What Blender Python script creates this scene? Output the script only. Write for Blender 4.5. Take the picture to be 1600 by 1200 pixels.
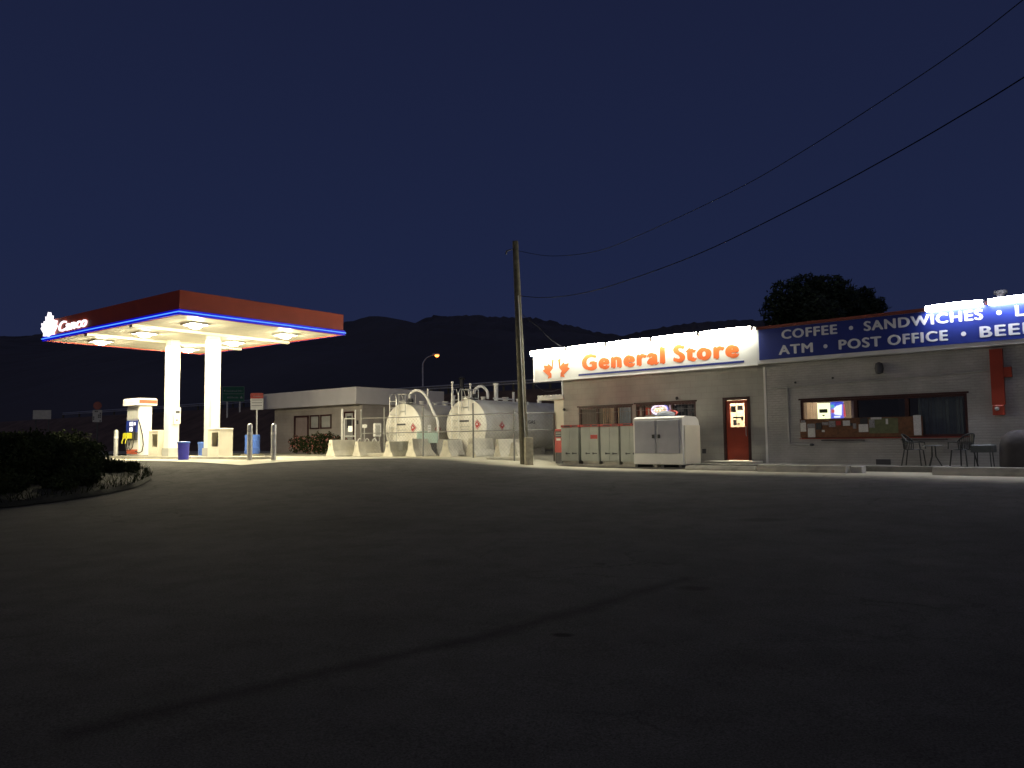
import bpy, math, random
import numpy as np
from mathutils import Matrix, Vector
PI = math.pi
scene = bpy.context.scene
for o in list(bpy.data.objects): bpy.data.objects.remove(o)

# ---------------------------------------------------------------- camera
cam_d = bpy.data.cameras.new('camera'); cam = bpy.data.objects.new('camera', cam_d)
scene.collection.objects.link(cam); scene.camera = cam
cam_d.sensor_width = 36; cam_d.lens = 1235.24 / 1600 * 36; cam_d.clip_start = .1; cam_d.clip_end = 9000
PITCH, ROLL = .0719, -.0113
F = Vector((0, math.cos(PITCH), math.sin(PITCH))); U0 = Vector((0, -math.sin(PITCH), math.cos(PITCH))); R0 = Vector((1, 0, 0))
Rv = R0 * math.cos(ROLL) + U0 * math.sin(ROLL); Uv = U0 * math.cos(ROLL) - R0 * math.sin(ROLL)
m = Matrix((Rv, Uv, -F)).transposed().to_4x4(); m.translation = (0, 0, 1.55); cam.matrix_world = m
scene.render.resolution_x = 1024; scene.render.resolution_y = 768
scene.view_settings.view_transform = 'Standard'; scene.view_settings.look = 'None'
scene.view_settings.exposure = 0; scene.view_settings.gamma = 1
scene.render.engine = 'CYCLES'

# ---------------------------------------------------------------- dusk sky (blue ahead, faint afterglow behind the camera)
world = bpy.data.worlds.new('World'); scene.world = world; world.use_nodes = True
nt = world.node_tree; nt.nodes.clear()
out = nt.nodes.new('ShaderNodeOutputWorld'); bg = nt.nodes.new('ShaderNodeBackground')
tc = nt.nodes.new('ShaderNodeTexCoord'); sp = nt.nodes.new('ShaderNodeSeparateXYZ')
nt.links.new(tc.outputs['Generated'], sp.inputs[0])
r1 = nt.nodes.new('ShaderNodeValToRGB'); e = r1.color_ramp.elements      # by height
e[0].position = 0.0; e[0].color = (.0160, .0210, .056, 1); e[1].position = 1.0; e[1].color = (.020, .023, .050, 1)
k = e.new(.22); k.color = (.0118, .0178, .054, 1); k = e.new(.56); k.color = (.0098, .0136, .042, 1)
nt.links.new(sp.outputs['Z'], r1.inputs[0])
mr = nt.nodes.new('ShaderNodeMapRange'); mr.inputs['From Min'].default_value = .0; mr.inputs['From Max'].default_value = -.9
mr.interpolation_type = 'SMOOTHSTEP'
nt.links.new(sp.outputs['Y'], mr.inputs['Value'])
mx = nt.nodes.new('ShaderNodeMix'); mx.data_type = 'RGBA'
nt.links.new(mr.outputs[0], mx.inputs[0]); nt.links.new(r1.outputs[0], mx.inputs[6]); mx.inputs[7].default_value = (.112, .108, .135, 1)
nt.links.new(mx.outputs[2], bg.inputs[0]); bg.inputs[1].default_value = 1.0; nt.links.new(bg.outputs[0], out.inputs[0])

# strengths of the lit lamps of the place
L_CANOPY = 690.0; L_SIGN = 78.0; L_BLUE = 80.0

# ---------------------------------------------------------------- helpers
class MB:
    def __init__(s): s.v = []; s.f = []
    def add(s, vs, fs):
        b = len(s.v); s.v += [tuple(map(float, v)) for v in vs]; s.f += [tuple(b + i for i in f) for f in fs]; return s
    def box(s, x0, x1, y0, y1, z0, z1):
        return s.add([(x0,y0,z0),(x1,y0,z0),(x1,y1,z0),(x0,y1,z0),(x0,y0,z1),(x1,y0,z1),(x1,y1,z1),(x0,y1,z1)],
                     [(3,2,1,0),(4,5,6,7),(0,1,5,4),(1,2,6,5),(2,3,7,6),(3,0,4,7)])
    def cbox(s, x0, x1, y0, y1, z0, z1, c=.02):      # box with chamfered vertical and top edges
        p = [(x0+c,y0),(x1-c,y0),(x1,y0+c),(x1,y1-c),(x1-c,y1),(x0+c,y1),(x0,y1-c),(x0,y0+c)]
        q = [(x0+c,y0+c),(x1-c,y0+c),(x1-c,y0+c),(x1-c,y1-c),(x1-c,y1-c),(x0+c,y1-c),(x0+c,y1-c),(x0+c,y0+c)]
        vs = [(a,b,z0) for a,b in p] + [(a,b,z1-c) for a,b in p] + [(x0+c,y0+c,z1),(x1-c,y0+c,z1),(x1-c,y1-c,z1),(x0+c,y1-c,z1)]
        fs = [tuple(range(7,-1,-1))] + [(i,(i+1)%8,(i+1)%8+8,i+8) for i in range(8)]
        fs += [(8,9,17,16),(9,10,17),(10,11,18,17),(11,12,18),(12,13,19,18),(13,14,19),(14,15,16,19),(15,8,16),(16,17,18,19)]
        return s.add(vs, fs)
    def cyl(s, c, z0, z1, r, n=16, r2=None):
        r2 = r if r2 is None else r2
        vs = [(c[0]+r*math.cos(2*PI*i/n), c[1]+r*math.sin(2*PI*i/n), z0) for i in range(n)] + \
             [(c[0]+r2*math.cos(2*PI*i/n), c[1]+r2*math.sin(2*PI*i/n), z1) for i in range(n)]
        return s.add(vs, [tuple(range(n-1,-1,-1)), tuple(range(n,2*n))] + [(i,(i+1)%n,(i+1)%n+n,i+n) for i in range(n)])
    def tube(s, pts, r, n=6, r2=None):
        pts = [Vector(p) for p in pts]; vs = []; fs = []; m_ = len(pts)
        up = None
        for i, p in enumerate(pts):
            t = (pts[min(i+1,m_-1)] - pts[max(i-1,0)]).normalized()
            if up is None: up = t.orthogonal().normalized()
            a = (up - t * up.dot(t)).normalized(); b = t.cross(a); up = a
            rr = r if r2 is None else r + (r2-r)*i/max(1,m_-1)
            for j in range(n):
                an = 2*PI*j/n; vs.append(p + a*math.cos(an)*rr + b*math.sin(an)*rr)
        for i in range(m_-1):
            for j in range(n): fs.append((i*n+j, i*n+(j+1)%n, (i+1)*n+(j+1)%n, (i+1)*n+j))
        fs += [tuple(range(n-1,-1,-1)), tuple(range((m_-1)*n, m_*n))]
        return s.add(vs, fs)
    def prism(s, poly, fr, d0, d1):     # poly 2-D in frame fr=(O,R,U,N), from depth d0 to d1 along N
        O, R, U, N = fr; n = len(poly)
        vs = [O + R*x + U*y + N*d0 for x, y in poly] + [O + R*x + U*y + N*d1 for x, y in poly]
        return s.add(vs, [tuple(range(n-1,-1,-1)), tuple(range(n,2*n))] + [(i,(i+1)%n,(i+1)%n+n,i+n) for i in range(n)])
    def lathe(s, prof, c=(0,0,0), n=20):   # profile (r,z)
        vs = []; fs = []
        for r, z in prof:
            for j in range(n): vs.append((c[0]+r*math.cos(2*PI*j/n), c[1]+r*math.sin(2*PI*j/n), c[2]+z))
        for i in range(len(prof)-1):
            for j in range(n): fs.append((i*n+j, i*n+(j+1)%n, (i+1)*n+(j+1)%n, (i+1)*n+j))
        fs += [tuple(range(n-1,-1,-1)), tuple(range((len(prof)-1)*n, len(prof)*n))]
        return s.add(vs, fs)
    def build(s, name, mat, parent=None, smooth=False):
        me = bpy.data.meshes.new(name); me.from_pydata(s.v, [], s.f); me.update()
        me.materials.append(mat)
        if smooth:
            for p in me.polygons: p.use_smooth = True
            try: me.set_sharp_from_angle(angle=math.radians(40))
            except Exception: pass
        o = bpy.data.objects.new(name, me); scene.collection.objects.link(o)
        if parent is not None: o.parent = parent
        return o
def tag(o, label, cat, group=None, kind=None):
    if label: o['label'] = label
    if cat: o['category'] = cat
    if group: o['group'] = group
    if kind: o['kind'] = kind
    return o
def thing(name, label, cat, loc=(0,0,0), rz=0, group=None):
    o = bpy.data.objects.new(name, None); scene.collection.objects.link(o)
    o.empty_display_size = .2; o.location = loc; o.rotation_euler = (0,0,rz); return tag(o, label, cat, group)
def struct(o): o['kind'] = 'structure'; return o
def copy_tree(o, loc, rz, label):
    r = o.copy(); scene.collection.objects.link(r); r.location = loc; r.rotation_euler = (0,0,rz); r['label'] = label
    def rec(a, b):
        for ch in list(a.children):
            c = ch.copy(); scene.collection.objects.link(c); c.parent = b; rec(ch, c)
    rec(o, r); return r
V = Vector
def frame(o, r, u): r = V(r); u = V(u); return (V(o), r, u, r.cross(u))

# materials -------------------------------------------------------
def pm(name, col, rough=.6, var=.12, scale=4., bump=0., metal=0., bscale=40., detail=6., tint=None, spec=.5):
    mt = bpy.data.materials.new(name); mt.use_nodes = True; n = mt.node_tree; b = n.nodes['Principled BSDF']
    b.inputs['Roughness'].default_value = rough; b.inputs['Metallic'].default_value = metal
    b.inputs['Specular IOR Level'].default_value = spec
    t = n.nodes.new('ShaderNodeTexCoord'); no = n.nodes.new('ShaderNodeTexNoise'); no.inputs['Scale'].default_value = scale
    no.inputs['Detail'].default_value = detail; n.links.new(t.outputs['Object'], no.inputs['Vector'])
    r = n.nodes.new('ShaderNodeValToRGB'); r.color_ramp.elements[0].position = .3; r.color_ramp.elements[1].position = .7
    lo = [c*(1-var) for c in col]; hi = [min(1, c*(1+var)) for c in col]
    if tint: lo = [a*b_ for a, b_ in zip(lo, tint)]
    r.color_ramp.elements[0].color = (*lo, 1); r.color_ramp.elements[1].color = (*hi, 1)
    n.links.new(no.outputs['Fac'], r.inputs[0]); n.links.new(r.outputs[0], b.inputs['Base Color'])
    if bump:
        n2 = n.nodes.new('ShaderNodeTexNoise'); n2.inputs['Scale'].default_value = bscale; n2.inputs['Detail'].default_value = 4
        n.links.new(t.outputs['Object'], n2.inputs['Vector'])
        bp = n.nodes.new('ShaderNodeBump'); bp.inputs['Strength'].default_value = bump; bp.inputs['Distance'].default_value = .02
        n.links.new(n2.outputs['Fac'], bp.inputs['Height']); n.links.new(bp.outputs[0], b.inputs['Normal'])
    return mt
def em(name, col, s, base=(.8,.8,.8)):
    mt = bpy.data.materials.new(name); mt.use_nodes = True; n = mt.node_tree; b = n.nodes['Principled BSDF']
    b.inputs['Base Color'].default_value = (*base, 1); b.inputs['Emission Color'].default_value = (*col, 1)
    b.inputs['Emission Strength'].default_value = s; return mt
def translucent(name, col, f=.55):
    mt = pm(name, col, .8, .2, 7, detail=2); n = mt.node_tree; o = [x for x in n.nodes if x.type == 'OUTPUT_MATERIAL'][0]
    t = n.nodes.new('ShaderNodeBsdfTranslucent'); t.inputs[0].default_value = (*col, 1); mi = n.nodes.new('ShaderNodeMixShader'); mi.inputs[0].default_value = f
    n.links.new(n.nodes['Principled BSDF'].outputs[0], mi.inputs[1]); n.links.new(t.outputs[0], mi.inputs[2]); n.links.new(mi.outputs[0], o.inputs[0]); return mt
def glass(name, col=(.9,.9,.9), a=.12):
    mt = bpy.data.materials.new(name); mt.use_nodes = True; n = mt.node_tree; n.nodes.clear()
    o = n.nodes.new('ShaderNodeOutputMaterial'); mi = n.nodes.new('ShaderNodeMixShader'); t = n.nodes.new('ShaderNodeBsdfTransparent')
    g = n.nodes.new('ShaderNodeBsdfGlossy'); g.inputs['Roughness'].default_value = .03; t.inputs[0].default_value = (*col, 1)
    mi.inputs[0].default_value = a; n.links.new(t.outputs[0], mi.inputs[1]); n.links.new(g.outputs[0], mi.inputs[2]); n.links.new(mi.outputs[0], o.inputs[0]); return mt
def masonry(name, col, bw, bh, var=.08, tint=(.92,.92,.91), strength=.5, off=.5):
    mt = pm(name, col, .75, var, 1.3, 0, tint=tint, detail=8); n = mt.node_tree; b = n.nodes['Principled BSDF']
    t = [x for x in n.nodes if x.type == 'TEX_COORD'][0]
    s = n.nodes.new('ShaderNodeSeparateXYZ'); c = n.nodes.new('ShaderNodeCombineXYZ'); n.links.new(t.outputs['Object'], s.inputs[0])
    ad = n.nodes.new('ShaderNodeMath'); ad.operation = 'ADD'; n.links.new(s.outputs['X'], ad.inputs[0]); n.links.new(s.outputs['Y'], ad.inputs[1])
    n.links.new(ad.outputs[0], c.inputs['X']); n.links.new(s.outputs['Z'], c.inputs['Y'])
    br = n.nodes.new('ShaderNodeTexBrick'); br.inputs['Scale'].default_value = 1; br.inputs['Brick Width'].default_value = bw; br.inputs['Row Height'].default_value = bh
    br.inputs['Mortar Size'].default_value = .012; br.inputs['Mortar Smooth'].default_value = .4; br.offset = off
    br.inputs['Color1'].default_value = (1,1,1,1); br.inputs['Color2'].default_value = (.94,.94,.94,1); br.inputs['Mortar'].default_value = (.88,.87,.86,1)
    n.links.new(c.outputs[0], br.inputs['Vector'])
    mu = n.nodes.new('ShaderNodeMix'); mu.data_type = 'RGBA'; mu.blend_type = 'MULTIPLY'; mu.inputs[0].default_value = 1
    rp = [x for x in n.nodes if x.type == 'VALTORGB'][0]
    n.links.new(rp.outputs[0], mu.inputs[6]); n.links.new(br.outputs['Color'], mu.inputs[7]); n.links.new(mu.outputs[2], b.inputs['Base Color'])
    inv = n.nodes.new('ShaderNodeMath'); inv.operation = 'SUBTRACT'; inv.inputs[0].default_value = 1; n.links.new(br.outputs['Fac'], inv.inputs[1])
    no = n.nodes.new('ShaderNodeTexNoise'); no.inputs['Scale'].default_value = 30; n.links.new(t.outputs['Object'], no.inputs['Vector'])
    a2 = n.nodes.new('ShaderNodeMath'); a2.operation = 'MULTIPLY_ADD'; n.links.new(no.outputs['Fac'], a2.inputs[0]); a2.inputs[1].default_value = .35; n.links.new(inv.outputs[0], a2.inputs[2])
    bp = n.nodes.new('ShaderNodeBump'); bp.inputs['Strength'].default_value = strength; bp.inputs['Distance'].default_value = .012
    n.links.new(a2.outputs[0], bp.inputs['Height']); n.links.new(bp.outputs[0], b.inputs['Normal']); return mt

M = {}
M['white'] = pm('white_paint', (.78,.77,.74), .45, .05, 3)
M['white_cloth'] = pm('white_panel', (.80,.80,.78), .5, .03, 2)
M['cream'] = pm('cream_panel', (.74,.70,.58), .5, .06, 2)
M['tankw'] = pm('tank_white', (.80,.79,.74), .5, .10, 1.2, tint=(.9,.86,.78), detail=9)
M['orange'] = pm('orange_fascia', (.55,.075,.022), .55, .08, 1.5)
M['orange2'] = pm('orange_trim', (.50,.10,.04), .5, .1, 3)
M['signor'] = pm('sign_orange', (.80,.16,.03), .5, .03, 3)
M['blue'] = pm('sign_blue', (.012,.028,.22), .45, .06, 2)
M['binblue'] = pm('bin_blue', (.03,.03,.42), .4, .1, 6)
M['drumblue'] = pm('drum_blue', (.05,.12,.42), .4, .12, 5)
M['letter'] = pm('letter_white', (.74,.75,.78), .5, .04, 4)
M['grey'] = pm('grey_paint', (.42,.42,.40), .5, .1, 4)
M['lgrey'] = pm('locker_grey', (.40,.42,.38), .45, .07, 3)
M['dgrey'] = pm('dark_grey', (.06,.06,.065), .6, .15, 6)
M['fence'] = pm('fence_steel', (.20,.20,.185), .5, .15, 9)
M['black'] = pm('black_rubber', (.015,.015,.016), .5, .2, 8)
M['galv'] = pm('galvanised_steel', (.62,.62,.60), .38, .12, 9, metal=.55)
M['steel'] = pm('steel', (.45,.45,.44), .35, .1, 8, metal=.7)
M['red'] = pm('door_red', (.36,.045,.018), .5, .12, 2.5)
M['dred'] = pm('dark_red_frame', (.045,.010,.008), .5, .2, 5)
M['redp'] = pm('red_panel', (.45,.05,.04), .5, .15, 6)
M['stucco'] = masonry('painted_block', (.42,.408,.370), .40, .20, .09, strength=.1)
M['brick'] = masonry('painted_brick', (.47,.458,.44), .21, .072, .14, strength=.8)
M['shedwall'] = masonry('shed_wall', (.40,.36,.33), .40, .20, .10, strength=.3)
M['shedfascia'] = pm('shed_fascia', (.62,.60,.62), .5, .05, 1.5)
M['conc'] = pm('concrete', (.42,.40,.34), .85, .22, 3, .5, bscale=30)
M['barrier'] = pm('barrier_concrete', (.56,.53,.44), .85, .18, 2.5, .4, bscale=25)
M['wood'] = pm('pole_wood', (.090,.082,.055), .85, .35, 6, .6, bscale=50)
M['cable'] = pm('cable_black', (.008,.008,.010), .9, .1, 4, spec=.1)
M['glass'] = glass('window_glass', (.82,.84,.84), .04)
M['cork'] = pm('cork_board', (.15,.065,.03), .8, .3, 12)
M['green_felt'] = pm('green_felt', (.13,.14,.07), .85, .2, 10)
M['paper'] = pm('paper', (.62,.60,.58), .7, .15, 25)
M['paperg'] = pm('paper_grey', (.25,.24,.25), .7, .4, 30)
M['paperk'] = pm('paper_dark', (.03,.03,.035), .6, .5, 30)
M['blind'] = translucent('blinds_cream', (.62,.50,.38))
M['blindb'] = translucent('blinds_blue', (.34,.42,.50))
M['roof'] = pm('roof_gravel', (.16,.15,.15), .9, .2, 5, .4)
M['interior'] = pm('interior_wall', (.45,.38,.32), .8, .1, 1)
M['green'] = pm('highway_green', (.01,.14,.075), .5, .08, 2)
M['bark'] = pm('bark', (.09,.07,.05), .9, .3, 6, .7)
M['leaf'] = pm('leaf_green', (.018,.030,.013), .7, .45, 1.4)
M['leaf2'] = pm('bush_green', (.020,.028,.009), .85, .5, 1.1, spec=.15)
M['grass'] = pm('grass_blades', (.020,.026,.009), .9, .5, 1.5, spec=.1)
M['flower'] = pm('flower_pink', (.35,.13,.12), .7, .5, 9)
M['soil'] = pm('soil', (.020,.020,.013), .95, .4, 2, .8, bscale=12)
M['furn'] = pm('patio_metal', (.03,.034,.034), .45, .2, 9)
M['tabletop'] = pm('tabletop', (.07,.08,.08), .5, .2, 6)
M['cover'] = pm('barbecue_cover', (.045,.04,.042), .8, .25, 3, .6, bscale=6)
M['aqua'] = pm('aqua_box', (.42,.55,.50), .5, .08, 3)
M['diamond'] = pm('placard_red', (.45,.03,.02), .5, .08, 8)
M['lamp_canopy'] = em('canopy_lamp_lens', (1, .89, .60), L_CANOPY)
M['tube'] = em('sign_lamp_tube', (1, .97, .80), L_SIGN)
M['tubeb'] = em('sign_lamp_tube_cool', (.88, .90, 1), L_BLUE)
M['neon'] = em('neon_blue', (.0, .0, 1), .50, (.02,.02,.2))
M['neonc'] = em('neon_core', (.12, .42, 1), 1.15, (.1,.2,.6))
M['logo'] = em('logo_lit', (1, .93, 1), 1.5)

# asphalt -----------------------------------------------------------
def asphalt():
    mt = bpy.data.materials.new('asphalt'); mt.use_nodes = True; n = mt.node_tree; b = n.nodes['Principled BSDF']
    N = n.nodes.new; Lk = n.links.new
    g = N('ShaderNodeNewGeometry')
    def noise(sc, det=5, rough=.6):
        x = N('ShaderNodeTexNoise'); x.inputs['Scale'].default_value = sc; x.inputs['Detail'].default_value = det; x.inputs['Roughness'].default_value = rough
        Lk(g.outputs['Position'], x.inputs['Vector']); return x
    def ramp(src, a, c0, c, c1):
        r = N('ShaderNodeValToRGB'); r.color_ramp.elements[0].position = a; r.color_ramp.elements[0].color = c0
        r.color_ramp.elements[1].position = c; r.color_ramp.elements[1].color = c1; Lk(src, r.inputs[0]); return r
    def mul(a, bb, fac=1.):
        x = N('ShaderNodeMix'); x.data_type = 'RGBA'; x.blend_type = 'MULTIPLY'; x.inputs[0].default_value = fac; Lk(a, x.inputs[6]); Lk(bb, x.inputs[7]); return x.outputs[2]
    base = ramp(noise(.35, 6).outputs['Fac'], .3, (.068,.067,.066,1), .7, (.100,.098,.095,1)).outputs[0]
    base = mul(base, ramp(noise(70, 3, .8).outputs['Fac'], .32, (.50,.50,.50,1), .64, (1.30,1.30,1.30,1)).outputs[0])
    base = mul(base, ramp(noise(2.2, 6).outputs['Fac'], .3, (.82,.82,.82,1), .6, (1.04,1.04,1.04,1)).outputs[0])
    # lamplight painted into the asphalt: paler along the store front, station and tanks
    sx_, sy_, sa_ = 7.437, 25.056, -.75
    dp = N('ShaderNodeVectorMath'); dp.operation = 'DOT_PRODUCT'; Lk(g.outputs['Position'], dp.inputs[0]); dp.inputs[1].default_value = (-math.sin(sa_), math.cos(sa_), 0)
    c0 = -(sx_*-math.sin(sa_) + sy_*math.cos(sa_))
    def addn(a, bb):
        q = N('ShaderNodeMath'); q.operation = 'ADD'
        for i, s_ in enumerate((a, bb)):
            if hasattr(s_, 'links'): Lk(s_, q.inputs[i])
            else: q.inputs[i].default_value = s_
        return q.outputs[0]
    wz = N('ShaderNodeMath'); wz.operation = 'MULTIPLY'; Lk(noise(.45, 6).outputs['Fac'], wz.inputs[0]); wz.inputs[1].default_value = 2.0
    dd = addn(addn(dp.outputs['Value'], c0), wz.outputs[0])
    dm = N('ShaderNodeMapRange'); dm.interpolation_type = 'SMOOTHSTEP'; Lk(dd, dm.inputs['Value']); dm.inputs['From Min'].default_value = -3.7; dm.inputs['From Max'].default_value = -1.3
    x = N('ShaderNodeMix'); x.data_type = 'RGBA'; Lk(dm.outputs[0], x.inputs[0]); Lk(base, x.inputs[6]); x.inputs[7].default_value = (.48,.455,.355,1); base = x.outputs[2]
    # fine alligator cracks
    vo = N('ShaderNodeTexVoronoi'); vo.feature = 'DISTANCE_TO_EDGE'; vo.inputs['Scale'].default_value = .55
    wr = N('ShaderNodeVectorMath'); wr.operation = 'MULTIPLY_ADD'; Lk(noise(1.3, 5).outputs['Color'], wr.inputs[0]); wr.inputs[1].default_value = (1.4,1.4,0); Lk(g.outputs['Position'], wr.inputs[2])
    Lk(wr.outputs[0], vo.inputs['Vector'])
    cr = ramp(vo.outputs['Distance'], .002, (.68,.68,.68,1), .02, (1,1,1,1))
    msk = ramp(noise(.16, 3).outputs['Fac'], .50, (0,0,0,1), .60, (1,1,1,1))
    x = N('ShaderNodeMix'); x.data_type = 'RGBA'; Lk(msk.outputs[0], x.inputs[0]); x.inputs[6].default_value = (1,1,1,1); Lk(cr.outputs[0], x.inputs[7])
    base = mul(base, x.outputs[2])
    # long seam across the lot, dark spots
    P = [V((-2.3,4.25,0)), V((-.89,5.48,0)), V((-.02,6.18,0)), V((1.75,8.1,0))]
    wob = N('ShaderNodeVectorMath'); wob.operation = 'MULTIPLY_ADD'; Lk(noise(2.5, 6).outputs['Color'], wob.inputs[0]); wob.inputs[1].default_value = (.22,.22,0)
    sb = N('ShaderNodeVectorMath'); sb.operation = 'SUBTRACT'; Lk(g.outputs['Position'], sb.inputs[0]); sb.inputs[1].default_value = (.11,.11,0); Lk(sb.outputs[0], wob.inputs[2])
    def math_(op, a, bb=None, c=None, clamp=False):
        q = N('ShaderNodeMath'); q.operation = op; q.use_clamp = clamp
        for i, s_ in enumerate((a, bb, c)):
            if s_ is None: continue
            if hasattr(s_, 'links'): Lk(s_, q.inputs[i])
            else: q.inputs[i].default_value = s_
        return q.outputs[0]
    fl = N('ShaderNodeVectorMath'); fl.operation = 'MULTIPLY'; Lk(wob.outputs[0], fl.inputs[0]); fl.inputs[1].default_value = (1,1,0)
    dmin = None
    for i in range(3):
        A, B = P[i], P[i+1]; d = B - A; L = d.length; u = d / L
        s1 = N('ShaderNodeVectorMath'); s1.operation = 'SUBTRACT'; Lk(fl.outputs[0], s1.inputs[0]); s1.inputs[1].default_value = A
        dt = N('ShaderNodeVectorMath'); dt.operation = 'DOT_PRODUCT'; Lk(s1.outputs[0], dt.inputs[0]); dt.inputs[1].default_value = u
        tt = math_('MINIMUM', math_('MAXIMUM', dt.outputs['Value'], 0.), L)
        sc = N('ShaderNodeVectorMath'); sc.operation = 'SCALE'; sc.inputs[0].default_value = u; Lk(tt, sc.inputs['Scale'])
        s2 = N('ShaderNodeVectorMath'); s2.operation = 'DISTANCE'; Lk(s1.outputs[0], s2.inputs[0]); Lk(sc.outputs[0], s2.inputs[1])
        dmin = s2.outputs['Value'] if dmin is None else math_('MINIMUM', dmin, s2.outputs['Value'])
    base = mul(base, ramp(dmin, .0, (.60,.60,.62,1), .16, (1,1,1,1)).outputs[0])
    for (px, py, rx, ry, dk) in ((.36,6.02,.10,.07,.4),(3.85,12.4,.42,.30,.72),(1.7,7.6,.18,.12,.6),(-3.6,31,1.2,.3,.75),(4.4,11.2,.3,.3,.88)):
        s1 = N('ShaderNodeVectorMath'); s1.operation = 'SUBTRACT'; Lk(fl.outputs[0], s1.inputs[0]); s1.inputs[1].default_value = (px,py,0)
        s2 = N('ShaderNodeVectorMath'); s2.operation = 'DIVIDE'; Lk(s1.outputs[0], s2.inputs[0]); s2.inputs[1].default_value = (rx,ry,1)
        le = N('ShaderNodeVectorMath'); le.operation = 'LENGTH'; Lk(s2.outputs[0], le.inputs[0])
        base = mul(base, ramp(le.outputs['Value'], .5, (dk,dk,dk,1), 1., (1,1,1,1)).outputs[0])
    Lk(base, b.inputs['Base Color'])
    b.inputs['Roughness'].default_value = .95; b.inputs['Specular IOR Level'].default_value = .02
    bp = N('ShaderNodeBump'); bp.inputs['Strength'].default_value = .5; bp.inputs['Distance'].default_value = .02
    bh = math_('ADD', noise(90, 3, .8).outputs['Fac'], math_('MULTIPLY', noise(1.1, 6).outputs['Fac'], 2.5))
    Lk(bh, bp.inputs['Height']); Lk(bp.outputs[0], b.inputs['Normal']); return mt
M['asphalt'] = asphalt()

# ---------------------------------------------------------------- ground: one sheet to the horizon
CP = np.array([(0,0,0),(-6,2,0),(6,2,0),(0,9,.17),(-9,10,.1),(9,9,.2),(-11,16,.24),(0,17,.42),(9,14,.42),(11,17.5,.59),(14,14,.55),(4.7,21.4,.6),(2,28.5,.64),(.5,28.5,.7),(-3,25,.84),(-9,25.5,.98),(-10,21.5,.68),(-5,32,.95),(-1,31,.9),(-14,34,1.),(-10,48,1.),(0,50,1.),(-30,50,1.),(30,50,1.),(20,30,.7),(-25,25,.9),(-22,12,.3),(0,-20,-.3),(30,-20,-.1),(-30,-20,-.2),(30,0,.1),(-30,0,0),(60,40,1.),(-60,40,1.),(0,70,1.)], float)
XY = CP[:, :2]; nC = len(XY)
def Kf(r): return np.where(r > 0, r*r*np.log(np.maximum(r, 1e-9)), 0)
Dm = np.linalg.norm(XY[:,None]-XY[None], axis=2); A_ = np.zeros((nC+3, nC+3)); A_[:nC,:nC] = Kf(Dm)
P_ = np.c_[np.ones(nC), XY]; A_[:nC,nC:] = P_; A_[nC:,:nC] = P_.T
Wt = np.linalg.solve(A_, np.r_[CP[:,2], 0, 0, 0])
def gz(x, y):
    r = np.hypot(XY[:,0]-x, XY[:,1]-y); z = float(Kf(r) @ Wt[:nC] + Wt[nC] + Wt[nC+1]*x + Wt[nC+2]*y)
    R = math.hypot(x, y-20); k = min(max((R-35)/20, 0), 1); k = k*k*(3-2*k); tgt = 1.0 if y > 20 else max(-.3, 1-(20-y)/30)
    return z*(1-k) + tgt*k
g = MB(); radii = [0.001]; r = .4
while r < 60: radii.append(r); r += .4 + r*.012
while r < 5000: radii.append(r); r *= 1.35
NA = 180
for r in radii:
    for j in range(NA):
        a = 2*PI*j/NA; x = r*math.sin(a); y = r*math.cos(a); g.v.append((x, y, gz(x, y)))
for i in range(len(radii)-1):
    for j in range(NA): g.f.append((i*NA+j, (i+1)*NA+j, (i+1)*NA+(j+1)%NA, i*NA+(j+1)%NA))
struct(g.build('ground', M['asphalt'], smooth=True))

# ---------------------------------------------------------------- mountains
def ridge(name, prof, Y, depth, seed, amp):
    rng = random.Random(seed); mb = MB(); nx = 260; ny = 26
    ph = [(rng.uniform(0,6.3), rng.uniform(.6,1.4)) for _ in range(14)]
    xs = [p[0] for p in prof]; zs = [p[1] for p in prof]
    H = 689.
    for iy in range(ny+1):
        t = iy/ny
        for ix in range(nx+1):
            px = xs[0] + (xs[-1]-xs[0])*ix/nx; py = float(np.interp(px, xs, zs))
            y = Y - depth*(1-t); xw = (px-800)/1235*Y
            hr = (H - .0113*(px-800) - py)/1235*Y
            sh = t**.8
            nse = sum(math.sin(xw*f_*.012*(1+k_*.55) + p_ + y*.004*(k_+1)) / (1+k_*.6) for k_, (p_, f_) in enumerate(ph))
            z = 1 + hr*sh + nse*amp*(math.sin(PI*min(t,1))*.9 + .10) + (rng.uniform(-1,1)*hr*.009 if t > .95 else rng.uniform(-1,1)*hr*.02*t)
            mb.v.append((xw, y, z))
    W1 = nx+1
    for ix in range(W1):           # back slope
        x, y, z = mb.v[ny*W1+ix]; mb.v.append((x, y+depth*.6, 0))
    for iy in range(ny+1):
        for ix in range(nx): mb.f.append((iy*W1+ix, iy*W1+ix+1, (iy+1)*W1+ix+1, (iy+1)*W1+ix))
    return struct(mb.build(name, M['hill'], smooth=False))
M['hill'] = pm('forest_hillside', (.078,.076,.088), .95, .25, .01, detail=10)
ridge('hill', [(-500,560),(-200,540),(0,528),(15,530),(25,529),(45,523),(90,517),(200,508),(330,503),(450,507),(540,515),(575,522),(600,523),(625,526),(645,521),(660,510),(672,503),(690,496),(705,492),(740,491),(775,494),(800,495),(835,496),(860,500),(900,511),(940,521),(990,545),(1060,600),(1200,680)], 900, 700, 3, 7)
ridge('distant_hill', [(700,600),(880,530),(960,524),(1000,516),(1050,508),(1110,502),(1170,499),(1250,497),(1400,500),(1700,505),(2100,540)], 1500, 550, 8, 9)

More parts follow.
